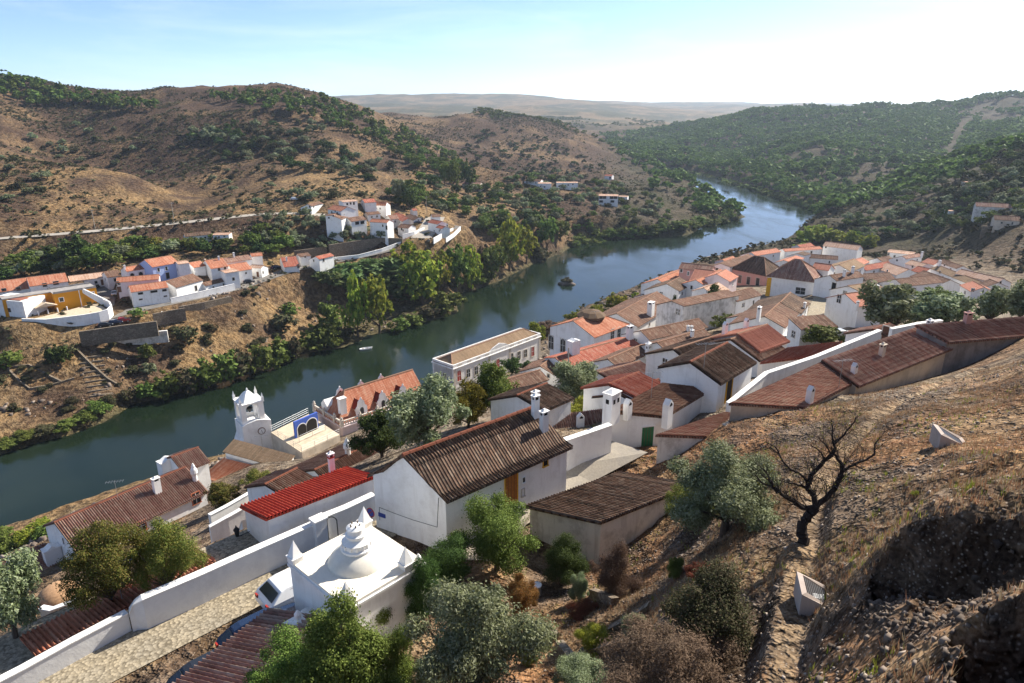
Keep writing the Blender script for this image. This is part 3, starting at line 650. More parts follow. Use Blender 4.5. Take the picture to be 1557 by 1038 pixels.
tanh=Q('whitewashed_house','white house with a smooth tan roof below the clock tower',(356,668),(446,692),(342,684),zr=38.4,dr=.7,mono=True,rect=False,roof='tan',tiles=False,win=((W,411,728,.9,1.3,dict(col='glass',frame='whitep')),(W,407,707,.25,.4,dict(col='dark',frame='whitep'))))
Q('low_outbuilding','orange tiled lean-to in front of the tan roofed house below the clock tower',(341,697),(397,711),(311,723),zr=36.9,dr=1.2,mono=True,rect=False,roof='orange',tiles=True,cat='outbuilding',ch=((370,738,.35,.5),))
Q('whitewashed_house','white house with mottled roof and ornate white chimney right of the tan roof',(480,713),(590,662),(530,735),(439,712),zr=46.5,roof='brown',tiles=True,ch=((529,690,.7,1.8,dict(style='pot')),))
# houses up the slope towards the right
yd=Q('whitewashed_house','white house with a yellow framed doorway and steep dark roof in mid town',(1051,549),(1105,521),(1087,583),(1007,556),h=6.3,d=57,roof='dark',win=((DR,1108,592,.9,2.1,dict(col='dark',frame='yellow',fw=.14)),))
gd=Q('whitewashed_house','white house with green door and peeling plaster beside the grey yard',(929,624),(1006,583),(1009,632),zr=59.3,dr=.9,mono=True,rect=False,roof='brown',
  win=((DR,984,667,.95,2.0,dict(col='green',frame='whitep')),),ch=((929,634,1.1,1.9,dict(style='lantern')),(954,628,.6,.8,dict(style='gable')),(1014,640,.7,1.4,dict(style='gable'))))
Q('whitewashed_house','red-brown tiled house with rough grey wall beside the bare tree',(1001,660),(1100,627),(1120,665),zr=58.9,dr=.9,mono=True,rect=False,roof='russet',wall='old',ch=((1104,664,.5,1.0,dict(style='cap',col='cream')),))
la=Q('whitewashed_house','long cream-walled house along the hillside trail, lower part with a gabled white chimney pair',(1112,612),(1250,550),(1222,619),zr=60.4,dr=1.0,mono=True,rect=False,roof='russet',wall='cream',
  ch=((1230,612,.55,1.05,dict(style='gable')),(1297,572,.5,.9,dict(style='gable'))))
lb=Q('whitewashed_house','upper long terrace house along the hillside trail with a big russet roof',(1252,547),(1405,494),(1352,544),zr=60.6,dr=1.1,mono=True,rect=False,roof='russet',wall='cream',ch=((1340,541,.5,1.1,dict(style='cap',col='cream')),(1412,500,.6,.9,dict(style='cap'))))
lc=Q('whitewashed_house','grey-walled house at the right edge with a russet roof above the trail',(1395,494),(1600,478),(1440,518),zr=61.2,dr=1.0,mono=True,rect=False,roof='russet',wall='grey',ch=((1470,490,.6,1.0,dict(style='cap',col='pink')),))
Q('whitewashed_house','dark roofed house standing behind the yellow doorway house',(1112,515),(1150,500),(1160,543),5,h=5,roof='brown')
Q('whitewashed_house','house with a plain pinkish gabled roof in the town centre',(1122,507),(1166,493),(1160,530),4,h=5.4,roof='pink')
Q('low_outbuilding','flat red roofed outbuilding under the round green tree by the parked cars',(1200,528),(1278,519),(1160,550),h=3.6,mono=True,rect=False,dr=.6,roof='oldred',cat='outbuilding')
Q('low_outbuilding','white building with brown door set in the white wall under the olives',(1328,500),(1352,492),(1340,512),h=3.2,d=78,roof='russet',cat='outbuilding',win=((DR,1347,508,.8,1.8),))
Q('whitewashed_house','small red-brown roofed house behind the chimneys of the large whitewashed house',(835,632),(915,622),(840,656),h=3.2,mono=True,rect=False,roof='russet',ch=((882,652,.6,1.2,dict(style='gable')),))
Q('whitewashed_house','narrow reddish roofed house left of the lantern chimney',(944,598),(1000,577),(962,607),3,h=3.6,roof='brown')
Q('whitewashed_house','white house with dark roof between big olive and long arched building',(822,556),(842,541),(850,570),3.5,h=5,roof='brown',win=((W,834,571,.4,.6),))
Q('whitewashed_house','low brown roofed house in front of the long arched building',(768,577),(820,562),(783,590),3.5,h=4,roof='brown')
Q('whitewashed_house','low dark roofed house with white pillar chimney beside the grey olive',(788,600),(830,583),(800,612),3.5,h=4.2,roof='dark',ch=((814,617,.6,1.4),))
Q('whitewashed_house','house with deep red roof and white wall behind, above the yellow creeper',(927,583),(970,566),(940,590),3,h=3.6,roof='oldred')
Q('whitewashed_house','house with reddish patched roof below the small brown roofed house',(912,566),(972,549),(930,572),3.5,h=3.8,roof='russet')
Q('whitewashed_house','small brown roofed house right of the long red roof with a white gable wall',(925,545),(975,524),(945,553),3,h=4.5,roof='brown',ch=((985,540,.8,1.8,dict(style='lantern')),))
Q('whitewashed_house','house with wide grey-brown roof and twin little chimneys',(975,502),(1062,484),(1000,512),4.5,h=4.6,roof='brown',ch=((1046,503,.5,.9),(1051,503,.5,.9)))
Q('whitewashed_house','brown roofed house with one small pot, below the twin chimney house',(1000,520),(1070,500),(1010,533),4,h=4.4,roof='brown',ch=((1052,511,.5,1.0),))
Q('whitewashed_house','large dark brown roof touching the yellow doorway house from behind',(1025,530),(1095,508),(1010,556),4,h=5,roof='dark',ch=((1101,513,.6,1.7,dict(style='gable')),(1133,507,.6,1.7,dict(style='gable'))))
Q('whitewashed_house','long house with single red roof plane and pale wall, in front of the civic hall',(845,543),(957,512),3.2,2.5,d=110,roof='oldred',pitch=.3,ch=((872,536,1.6,2.0,dict(style='slab',dep=1.2)),(957,515,1.0,2.4)))
hall=Q('civic_hall','civic hall with orange hipped roof, brown lantern and arched balcony windows',(872,487),(925,469),(886,518),5.5,d=128,roof='orange',cat='hall',hip=(0,4),
  win=((W,838,520,1.1,2.6,dict(arch=True)),(W,856,525,1.1,2.6,dict(arch=True)),(W,931,509,.9,2.2,ARC),(W,941,506,.9,2.2,ARC)))
Q('whitewashed_house','large brown gabled house with one tall white chimney by the water',(938,476),(999,443),(972,494),(925,470),h=7,roof='brown',ch=((989,479,1.6,3.2),))
Q('whitewashed_house','white walled house with dark roof at the water edge, left end of the pink roofs',(1014,431),(1033,421),(1037,439),6,h=7.5,roof='dark')
Q('whitewashed_house','house with twin orange roof planes near the water',(1000,424),(1047,405),(1022,430),5,h=8,roof='orange')
Q('whitewashed_house','pale pink roofed house right of the twin orange roof',(1058,408),(1085,411),(1052,428),5,h=8,roof='pink')
Q('whitewashed_house','reddish parapet block rising behind the pink roofs',(1037,399),(1085,404),2.5,h=9,roof='russet',wall='pink')
Q('whitewashed_house','narrow house with a red roof in front of the pink gable',(1058,425),(1095,409),(1066,433),4,h=6.5,roof='orange')
Q('whitewashed_house','small rose coloured gable house left of the large pink building',(1090,416),(1103,409),(1112,425),3,h=7,roof='pink',wall='rose')
def corner_house(name,label,c1,c2,d,deep,hr,roof,wall,hip,wh_,cat,**k):
    z=D((c1[0]+c2[0])/2,(c1[1]+c2[1])/2,d)[2];a=Z(*c1,z);b=Z(*c2,z);e_=(b-a)/np.linalg.norm(b-a);p_=np.array([-e_[1],e_[0],0.])
    A3=a+p_*deep/2;B3=b+p_*deep/2;A3[2]=B3[2]=z+hr;return House(name,label,A3,B3,-p_*deep/2,hr,p_*deep/2,hr,roof,wall,cat,hip=hip,base=z-wh_,**k)
pinkb=corner_house('town_mansion','large pink building with three tall windows and a dark hipped roof',(1112,407),(1165,418),198,9.5,3.8,'dark','pink',(4.4,4.4),9,'mansion')
for q in ((1125,424),(1138,426.5),(1152,428.5)): pinkb.opening('window',*q,1.1,2.3)
Q('whitewashed_house','brown roof with white verge beyond the large pink building, on the river side',(1096,400),(1138,386),(1106,403),5,h=8,roof='brown')
Q('whitewashed_house','red roof with pale hips beyond the large pink building',(1142,383),(1180,377),(1150,388),5,h=8,roof='pink')
Q('whitewashed_house','old house with streaked wall and long mottled roof, next to the dark green trees',(1022,457),(1106,441),(1014,462),4,h=7,roof='brown',wall='old',win=((W,1031,474,1,1),))
Q('whitewashed_house','brown roofed white house right of the dark green trees',(1106,446),(1143,437),(1095,463),4,h=6,roof='brown')
yc=corner_house('town_mansion','big white building with yellow corner strip and dark red pyramid roof',(1168,417),(1239,426),165,9.5,3.6,'russet','white',(4.9,4.9),9,'mansion',ov=.5)
yc.opening('window',1217,442,2.2,1.6,frame='whitep')
m=MB();u_=(yc.B-yc.A)/yc.L;n_=np.array([u_[1],-u_[0],0]);q=yc.P(yc.A+yc.r+n_*.04);q[2]=0;m.box(q+u_*.45,u_*.5,n_*.05,(0,0,8.9));m.build('corner_strip',MT['yellow'],yc.root)
m=MB();q=yc.P((yc.A+yc.B)/2+yc.r+n_*.1);q[2]=8.3;m.box(q,u_*(yc.L/2+.2),n_*.12,(0,0,.35));m.build('cornice',WM['white'],yc.root)
Q('whitewashed_house','dark roofed house directly under the wall of the big yellow cornered building',(1187,459),(1202,444),(1223,467),(1151,459),h=5.5,roof='dark',ch=((1223,468,.5,1),))
Q('whitewashed_house','brown gabled house with a white verge, left of the cobbled street',(1163,480),(1185,460),(1192,496),5,h=5.5,roof='brown',ch=((1153,484,.7,1.9),))
Q('whitewashed_house','low white house with a brown strip roof at the street corner',(1200,482),(1252,478),(1194,489),h=4.5,mono=True,rect=False,dr=.8,roof='brown')
Q('whitewashed_house','white house with yellow base strip and dark doorway at the top of the cobbled street',(1262,418),(1304,412),(1261,427),4,h=6,roof='brown',win=((DR,1268,437,1.1,2.2,dict(col='dark')),),ch=((1283,420,.6,1.6),(1296,415,.6,1.6)))
Q('whitewashed_house','white house with a red roof and blue parking sign on its wall',(1286,446),(1330,441),(1280,467),4,h=6,roof='pink',win=((W,1276,454,.8,1.4),),ch=((1331,448,.7,1.8),(1303,468,.4,1.2)))
Q('whitewashed_house','brown roofed house between the red roof and the ruined wall',(1290,434),(1326,429),(1285,441),4,h=5.5,roof='tan')
Q('whitewashed_house','tan gabled house above the ruined wall',(1276,402),(1298,393),(1300,409),5,h=6.5,roof='tan')
Q('whitewashed_house','wide red roofed white house above the ruined wall',(1308,404),(1350,397),(1312,411),5,h=6.5,roof='oldred')
Q('whitewashed_house','pale roofed house right of the wide red roof',(1350,399),(1382,409),(1347,412),5,h=6.5,roof='pale')
Q('ruined_house','roofless old house with rough ochre wall',(1308,416),(1352,414),(1310,427),3,h=5,roof='brown',wall='stone',cat='ruin')
Q('whitewashed_house','huge brown roof spread left of the olive grove',(1362,424),(1420,418),(1360,436),6,h=6,roof='brown')
Q('whitewashed_house','brown roof just right of the huge brown roof, edged by pale ridge tiles',(1405,411),(1445,425),(1400,425),6,h=6,roof='brown')
Q('whitewashed_house','red roofed house with chimney at the far end of town',(1372,389),(1397,385),(1375,393),5,h=6.5,roof='russet',ch=((1390,385,.8,2.4),(1401,390,.8,2)))
Q('whitewashed_house','small rose walled house with pale roof near the far end of town',(1387,395),(1409,401),(1385,402),4,h=6.5,roof='pale',wall='rose')
Q('whitewashed_house','long house with tan roof running down the right edge of town',(1428,403),(1498,430),(1420,409),4,h=6,roof='tan',ch=((1461,414,1,2.6),(1428,404,.8,2)))
Q('whitewashed_house','long pale roofed house at the outer right edge of town with white end wall',(1462,409),(1526,423),(1458,416),4,h=6.5,roof='pale',win=((W,1521,430,.8,1.0),),ch=((1495,411,1.2,2),))
Q('whitewashed_house','pale roofed house behind the long tan roof at the ravine side',(1434,394),(1464,404),(1430,399),4,h=6.5,roof='brown',ch=((1462,400,1.6,2.4,dict(style='slab')),))
Q('whitewashed_house','white gabled house half hidden by the olives at the right',(1480,427),(1497,436),3,3,d=190,roof='pink')
Q('whitewashed_house','white flat-topped building at the far ravine end of town',(1352,380),(1390,384),3,3,h=6,roof='pale',pitch=.08)
Q('whitewashed_house','large white hall with a pale roof at the far river end of town',(1256,367),(1308,373),(1251,373),5,h=9,roof='pale')
Q('whitewashed_house','red roofed white house left of the large white hall',(1190,378),(1246,374),(1188,382),5,h=7.5,roof='pink')
Q('whitewashed_house','small brown pyramid roof between the red roofs at the river end',(1212,385),(1222,382),(1208,389),4,h=7,roof='dark')
Q('whitewashed_house','low brown roof in front of the large white hall',(1232,386),(1274,389),(1230,391),4,h=6,roof='brown')
Q('whitewashed_house','pink roofed house beside the alley behind the pyramid roofed building',(1240,399),(1264,402),(1236,407),4,h=6.5,roof='pink')
Q('whitewashed_house','small white house with red roof in front of the brown pyramid',(1192,395),(1210,388),(1200,397),3,h=7,roof='pink')

Q('whitewashed_house','small brown roofed house between the tan roof and the narrow bright red roof',(405,735),(450,712),(420,744),3,h=3.6,roof='brown')

# further small houses packed between the larger ones
for A_,B_,w_,h_,rf,wl,lb in (((978,447),(1000,437),3,4.5,'brown','white','small brown roofed house by the water below the tall white chimney'),
 ((1008,449),(1030,441),3,4,'oldred','white','little red roofed house below the white house at the water edge'),
 ((1070,437),(1092,429),3,5,'pale','white','small pale roofed house before the pink gable'),
 ((1098,394),(1114,389),3,6,'orange','rose','small orange roofed house left behind the large pink building'),
 ((1180,470),(1196,463),3,4,'russet','white','narrow russet roof beside the brown gable near the alley'),
 ((1062,470),(1084,462),2.6,3.5,'tan','white','low tan roofed shed house by the low dark tree'),
 ((1130,478),(1152,470),3,4.5,'brown','white','small brown roof left of the gable with white verge'),
 ((1292,398),(1310,391),3,5,'pink','white','small pink roofed house above the tan gable'),
 ((1334,392),(1352,389),3,5.5,'brown','white','small brown roofed house behind the wide red roof'),
 ((1412,392),(1430,396),3,5.5,'pink','white','pink roofed house between the red roof and the ravine'),
 ((1440,416),(1458,421),3,4.5,'orange','white','orange roofed small house amid the long tan roofs'),
 ((1396,404),(1414,408),3,6,'oldred','white','old red roofed small house above the huge brown roof'),
 ((1505,424),(1518,429),3,5,'brown','white','last small brown roofed house at the outer end of town'),
 ((1326,424),(1346,421),3,4.5,'brown','cream','cream walled house in front of the ruined wall'),
 ((965,470),(985,461),3,4.5,'russet','white','small russet roofed house behind the big brown gable'),
 ((1212,372),(1232,369),3,5,'oldred','white','old red roofed house nearest the light green trees')):
    Q('whitewashed_house',lb,A_,B_,w_,w_,h=h_,roof=rf,wall=wl)
# ---------------------------------------------------------------- domed chapel
ch=empty('chapel',(-7.4,27.6,55.3));tag(ch,'small white chapel with tiered dome and pyramid pinnacles on a flat roof','chapel')
K=np.array([-7.6,30.6,59.6]);ea=np.array([.73,-.68,0.]);eb=np.array([-.68,-.73,0.]);La,Lb=4.7,4.4;o0=np.array(ch.location)
cc_=K+ea*La/2+eb*Lb/2-o0
m=MB();m.box(cc_-[0,0,4.9],ea*La/2,eb*Lb/2,(0,0,4.9-.0));m.box(cc_-[0,0,.22],ea*(La/2+.09),eb*(Lb/2+.09),(0,0,.12));m.build('wall',WM['white'],ch)
m=MB();m.box(cc_+[0,0,.002],ea*La/2,eb*Lb/2,(0,0,.06));
m.build('roof_terrace',flat('limewashed_roof',(.76,.70,.58),.8,var=.08,sc=1.5),ch)
for i,(sa,sb,hh) in enumerate(((0,0,1.25),(0,1,1.25),(1,0,.45),(1,.0,0),(1,1,1.25),(.8,0,1.25))):
    if hh==0: continue
    p=K+ea*(La*sa+(.2 if sa==0 else -.2))+eb*(Lb*sb+(.2 if sb==0 else -.2))-o0
    if i==5: p=K+ea*(La-.25)+eb*(.9)-o0
    m=MB()
    if hh<1: m.lathe(p+[0,0,.05],[(.14,0),(.17,.12),(.12,.25),(.04,.38),(.01,.42)],10)
    else: m.box(p,ea*.27,eb*.27,(0,0,.3));m.box(p+[0,0,.3],ea*.31,eb*.31,(0,0,.06));m.box(p+[0,0,.36],ea*.25,eb*.25,(0,0,hh*.66),0,.02)
    m.build('pinnacle',WM['white'],ch,bevel=.015)
dc=cc_+ea*-.05+eb*-.1
m=MB();m.lathe(dc,[(1.42,.05),(1.40,.12),(1.25,.34),(.98,.58),(.72,.72),(.70,.74)],40);dm=m.build('dome',flat('dome_plaster',(.70,.66,.57),.8,var=.1,sc=2),ch,smooth=True)
m=MB();m.lathe(dc,[(.70,.70),(.76,.74),(.76,.84),(.66,.9),(.64,1.1),(.70,1.16),(.56,1.24),(.44,1.3),(.45,1.4),(.50,1.46),(.50,1.52),(.40,1.58),(.38,1.78),(.43,1.84),(.30,1.92),(.0,2.0)],28)
for k in range(14):
    a=k*math.pi/7;m.box(dc+[math.cos(a)*.65,math.sin(a)*.65,.9],(math.cos(a)*.05,math.sin(a)*.05,0),(-math.sin(a)*.05,math.cos(a)*.05,0),(0,0,.2))
m.build('lantern',WM['white'],dm,smooth=False)
m=MB()
for k in range(5):
    a=k*1.26;m.tube(dc+[math.cos(a)*.2,math.sin(a)*.2,1.9],dc+[math.cos(a)*.24,math.sin(a)*.24,2.06],.05,.03,5)
m.build('finial_stones',WM['stone'],dm)
# little annex with a pyramid roof
an=empty('chapel_annex',(-9.6,25.0,55.3));tag(an,'tiny white annex with a pyramid roof against the chapel wall','annex');m=MB();m.box((0,0,0),ea*1.15,eb*1.15,(0,0,2.3));m.build('wall',WM['white'],an)
m=MB();m.box((0,0,2.3),ea*1.22,eb*1.22,(0,0,.9),0,.02);rf=m.build('roof',WM['white'],an);m=MB();m.lathe((0,0,3.1),[(.16,0),(.14,.15),(.17,.2),(.05,.38),(.0,.42)],8);m.build('finial',WM['white'],rf)
# ---------------------------------------------------------------- wall builder along a line
def wall_line(name,label,pts,th_=.35,hgt=1.1,mat='white',cap=True,cat='wall',foot=1.0,group=None,tops=None):
    """pts: world xyz of the TOP centre line"""
    P=[v3(p) for p in pts];o=P[0].copy();o[2]-=hgt;r=empty(name,tuple(o));tag(r,label,cat,group)
    m=MB();c=MB()
    nn=[]
    for i in range(len(P)):
        d=(P[min(i+1,len(P)-1)]-P[max(i-1,0)])[:2];d=d/np.linalg.norm(d);nn.append(np.array([d[1],-d[0],0]))
    for i in range(len(P)-1):
        a,b=P[i]-o,P[i+1]-o
        def rg(p,n,t,z0,z1): return [p-n*t+[0,0,z0],p+n*t+[0,0,z0],p+n*t+[0,0,z1],p-n*t+[0,0,z1]]
        m.prism((rg(a,nn[i],th_/2,-hgt-foot,-.06 if cap else 0),rg(b,nn[i+1],th_/2,-hgt-foot,-.06 if cap else 0)),0,cap=(True))
        if cap:
            q=[rg(p,n,th_/2+.04,-.058,0) for p,n in ((a,nn[i]),(b,nn[i+1]))];c.prism(q)
    m.build('wall_body',WM[mat] if isinstance(mat,str) else mat,r)
    if cap:c.build('coping',WM['white'] if mat!='stone' else WM['stone'],r)
    return r
def onray(px,py,x0,y0): pass
PW=wall_mat('parapet_plaster',(.66,.66,.66),.5,(.82,.82,.80),.46,streak=.5)
def zline(*p): return [Z(a,b,c) for a,b,c in p]
r=wall_line('parapet_wall','lower stretch of the street parapet, greyish plaster with a white coping',zline((-60,1062,56.6),(30,1016,56.65),(110,972,56.75),(192,929,56.8)),.34,1.15,PW)
r=wall_line('parapet_wall','upper stretch of the street parapet stepping up towards the chapel',zline((196,928,56.85),(203,915,57.25),(215,908,57.5),(300,872,57.55),(390,832,57.6),(487,790,57.7)),.42,1.7,PW)
r=wall_line('parapet_wall','last stretch of the street parapet behind the chapel dome, ending at the large house',zline((487,785,57.75),(525,770,57.8),(568,750,57.9)),.42,1.7,PW)
m=MB();p=Z(484,789,57.95);pi=empty('wall_pillar',tuple(p-[0,0,1.9]));tag(pi,'square white pillar in the street parapet','pillar');d_=(.7,.7,0);m.box((0,0,0),(.36*.7,.36*.7,0),(.30*.7,-.30*.7,0),(0,0,1.9));m.build('pillar_body',PW,pi);m=MB();m.box((0,0,1.9),(.42*.7,.42*.7,0),(.36*.7,-.36*.7,0),(0,0,.1));m.build('coping',WM['white'],pi)
# long white walls in the town
wall_line('garden_wall','white wall topped with red tiles between the large house and the green door house',zline((848,671,59.2),(890,657,59.2),(928,644,59.3)),.4,2.4,'white',foot=2)
wall_line('garden_wall','long white wall running from the yellow doorway house up to the olives',zline((1108,612,58.9),(1165,566,59.4),(1240,541,59.8),(1338,501,60.2)),.35,2.2,'white',foot=2)
wall_line('garden_wall','white wall continuing behind the long cream houses',zline((1355,499,60.3),(1400,490,60.5),(1432,486,60.6)),.35,2.2,'white',foot=2)
wall_line('garden_wall','stepped white yard wall left of the red roofed narrow house',zline((318,800,50.5),(345,785,50.8),(372,770,51)),.3,1.5,'white',foot=3)
wall_line('garden_wall','curved white yard wall below the street lantern',zline((327,835,52.5),(352,817,53),(366,806,54),(372,790,55.5)),.35,2,'white',foot=3)
wall_line('garden_wall','white wall of the terrace below the tan roofed house',zline((318,782,46),(345,768,46),(390,742,46.2)),.35,2,'white',foot=3)
wall_line('garden_wall','pale yard wall at the left edge beside the pale olive',zline((8,990,53.2),(50,966,53.2),(92,946,53.2)),.3,1.4,'grey',foot=3)
wall_line('garden_wall','pale curved yard wall beside the bread oven in the lower left garden',zline((62,922,51.5),(78,925,51.6),(105,915,51.8),(118,905,52)),.3,1.4,'cream',foot=3)
# ---------------------------------------------------------------- clock tower
c0=D(386,650,103);tw=empty('clock_tower',(c0[0],c0[1],28.5));tag(tw,'white clock tower with open belfry and corner pinnacles by the river','tower')
e1=np.array([.80,.60,0]);e2=np.array([-.60,.80,0])   # e1 along the dial face
bz=D(386,635,103)[2]-28.5
m=MB();m.box((0,0,0),e1*2.1,e2*1.9,(0,0,bz));m.prism(([np.array(p,float) for p in (-e1*2.1-e2*1.9+[0,0,bz],e1*2.1-e2*1.9+[0,0,bz],e1*1.4-e2*1.9+[0,0,bz+.3],-e2*1.9+[0,0,bz+.55],-e1*1.4-e2*1.9+[0,0,bz+.3])],[np.array(p,float) for p in (-e1*2.1-e2*1.6+[0,0,bz],e1*2.1-e2*1.6+[0,0,bz],e1*1.4-e2*1.6+[0,0,bz+.3],-e2*1.6+[0,0,bz+.55],-e1*1.4-e2*1.6+[0,0,bz+.3])]))
m.prism(([-e1*2.1-e2*1.9+[0,0,0],-e1*4.2-e2*1.9+[0,0,0],-e1*2.1-e2*1.9+[0,0,bz*.72]],[-e1*2.1+e2*1.9,-e1*4.2+e2*1.9,-e1*2.1+e2*1.9+[0,0,bz*.72]]))
m.build('tower_shaft',WM['white'],tw)
m=MB();b0=np.array([0,0,bz+.02])-e1*.25+e2*.1;bh=3.1
for i in (-1,1):
    for j in (-1,1): m.box(b0+e1*i*1.28+e2*j*1.28,e1*.38,e2*.38,(0,0,bh))
for k,(u_,v_) in enumerate(((e1,e2),(e1,-e2),(e2,e1),(e2,-e1))):     # arch spandrels
    N=8;inner=[b0+v_*1.45+u_*(-.9+0)+[0,0,bh]]
    for q in range(N):
        a0=math.pi-math.pi*q/N;a1=math.pi-math.pi*(q+1)/N
        A=[np.array([u_[0]*.9*math.cos(a)+v_[0]*1.42,u_[1]*.9*math.cos(a)+v_[1]*1.42,bh-1.0+.8*math.sin(a)])+b0 for a in (a0,a1)]
        T=[np.array([x[0],x[1],b0[2]+bh]) for x in A];m.prism(([A[0],A[1],T[1],T[0]],[x-v_*.4 for x in (A[0],A[1],T[1],T[0])]))
    m.box(b0+v_*1.5,u_*.92,v_*.14,(0,0,.55))
m.box(b0+[0,0,bh],e1*1.78,e2*1.78,(0,0,.16));bf=m.build('belfry',WM['white'],tw)
m=MB();m.lathe(b0+[0,0,bh+.16],[(1.75,0),(1.35,.35),(.85,.95),(.5,1.25),(.18,1.4),(.16,1.65),(.02,1.9)],4);o=m.build('spire',WM['white'],tw)
for i in (-1,1):
    for j in (-1,1):
        m=MB();m.box(b0+e1*i*1.6+e2*j*1.6+[0,0,bh+.16],e1*.17,e2*.17,(0,0,.55));m.box(b0+e1*i*1.6+e2*j*1.6+[0,0,bh+.71],e1*.14,e2*.14,(0,0,.7),0,.05);m.build('pinnacle',WM['white'],tw)
m=MB();m.lathe((0,0,0),[(.05,0),(.14,.02),(.30,.35),(.42,.6),(.5,.72)],12);bl=m.build('bell',MT['black'],tw);bl.location=tuple(b0+[0,0,1.2])
p,n=np.array([0,0,bz-1.35])-e2*1.95+e1*.55,-e2
m=MB();N=24
ring=lambda r,dd:[p+n*dd+e1*r*math.cos(2*math.pi*k/N)+np.array([0,0,r*math.sin(2*math.pi*k/N)]) for k in range(N)]
m.prism((ring(.56,-.06),ring(.56,.05)));dl=m.build('clock_rim',MT['brownwood'],tw);m=MB();m.prism((ring(.47,.0),ring(.47,.062)));m.build('clock_dial',MT['whitep'],dl)
m=MB();
for a,l in ((-75,.40),(105,.27)):
    q=e1*math.cos(math.radians(a))*l+np.array([0,0,math.sin(math.radians(a))*l]);m.tube(p+n*.075,p+n*.075+q,.03,.02,4)
for k in range(12):
    a=k*math.pi/6;q=lambda r:p+n*.068+e1*r*math.cos(a)+np.array([0,0,r*math.sin(a)]);m.tube(q(.38),q(.45),.018,.018,4)
m.build('clock_hands',MT['black'],dl)
# ---------------------------------------------------------------- river terrace with blue arcade
T=[Z(412,657,34.3),Z(469,629,34.3),Z(517,661,34.3),Z(459,688,34.3)]
tr=empty('river_terrace',(T[3][0],T[3][1],27));tag(tr,'stone river terrace with railings and a blue arcade beside the clock tower','terrace');o0=np.array(tr.location)
m=MB();lo=[v3(p,25)-o0 for p in T];hi=[v3(p,34.2)-o0 for p in T];m.prism((lo,hi));m.build('retaining_wall',WM['cream'],tr)
m=MB();m.prism(([v3(p,34.2)-o0 for p in T],[v3(p,34.28)-o0 for p in T]));m.build('terrace_floor',MT['creamtile'],tr)
a,b=Z(449,666,34.3)-o0,Z(484,650,34.3)-o0;L_=np.linalg.norm(b-a);u_=(b-a)/L_;n_=np.array([u_[1],-u_[0],0]);m=MB();m.box((a+b)/2,u_*L_/2,n_*.15,(0,0,2.6));ar=m.build('arcade',WM['deepblue'],tr)
for cx,ww in ((L_*.28,.75),(L_*.7,.95)):
    for rr_,mt,dd,nm in ((ww+.14,'whitep',.17,'arch_trim'),(ww,'dark',.19,'arch_opening')):
        c_=a+u_*cx+n_*dd;pts=[c_-u_*rr_,c_+u_*rr_]+[c_+u_*rr_*math.cos(math.pi*k/10)+np.array([0,0,1.2+rr_*.9*math.sin(math.pi*k/10)]) for k in range(11)];m=MB();m.prism((pts,[x+n_*.02 for x in pts]));m.build(nm,MT[mt],ar)
def railing(parent,P,h=1.0,post=2.2,name='railing',mt='metal',r=.02,bars=3):
    m=MB()
    for a,b in zip(P[:-1],P[1:]):
        a=np.array(a,float);b=np.array(b,float);L=np.linalg.norm(b-a);n=max(1,int(L/post))
        for i in range(n+1):
            q=a+(b-a)*i/n;m.tube(q,q+[0,0,h],r*1.2,None,5)
        for k in range(bars): m.tube(a+[0,0,h*(k+1)/bars],b+[0,0,h*(k+1)/bars],r,None,4)
    return m.build(name,MT[mt],parent)
hi=[v3(p,34.28)-o0 for p in T];railing(tr,[hi[3],hi[0],hi[1]]);railing(tr,[hi[3],hi[2]]);railing(tr,[a+n_*1.6-u_*.5,a+n_*1.6+u_*L_])
# ---------------------------------------------------------------- dormered mansion
C0=np.array([-26.1,95.1]);e=np.array([.72,.69]);nl=np.array([-.69,.72]);Lm,Wm=16.5,8.6
A3=np.array([*(C0+nl*Wm/2),37.6]);B3=A3+np.array([*(e*Lm),0])
md=House('riverside_mansion','rose mansion with red roof, six dormers and a stone balustrade beside the river terrace',A3,B3,-nl*(Wm/2-.9),3.4,nl*(Wm/2-.9),3.4,'orange','rose',cat='mansion',hip=(3.4,0),ov=.2,tiles=False,base=24.0)
md.roofo.data.materials[0]=RM['orange']
o0=np.array(md.root.location)
m=MB();e3=np.array([*e,0]);n3=np.array([*nl,0]);cm_=np.array([*(C0+e*Lm/2+nl*Wm/2),24.])-o0
m.box(cm_,e3*Lm/2,n3*Wm/2,(0,0,9.6));m.box(cm_+[0,0,9.6],e3*(Lm/2+.25),n3*(Wm/2+.25),(0,0,.18));m.build('wall',WM['rose'],md.root)
c4=[np.array([*C0,33.78])-o0,np.array([*(C0+nl*Wm),33.78])-o0];c4+= [c4[1]+e3*Lm,c4[0]+e3*Lm]
bal=MB()
for a,b in ((c4[1],c4[0]),(c4[0],c4[3])):
    L_=np.linalg.norm(b-a);u_=(b-a)/L_;n_=np.array([u_[1],-u_[0],0])
    bal.box((a+b)/2,u_*L_/2,n_*.10,(0,0,.15));bal.box((a+b)/2+[0,0,.8],u_*L_/2,n_*.12,(0,0,.12))
    for i in range(int(L_/.45)): bal.box(a+u_*(.2+i*.45)+[0,0,.15],u_*.07,n_*.07,(0,0,.65))
    for i in range(int(L_/3.2)+1):
        q=a+u_*min(L_,i*3.2);bal.box(q,u_*.22,n_*.22,(0,0,1.15));bal.lathe(q+[0,0,1.15],[(.1,0),(.22,.18),(.16,.34),(.03,.5)],8)
bal.build('balustrade',MT['trim'],md.root)
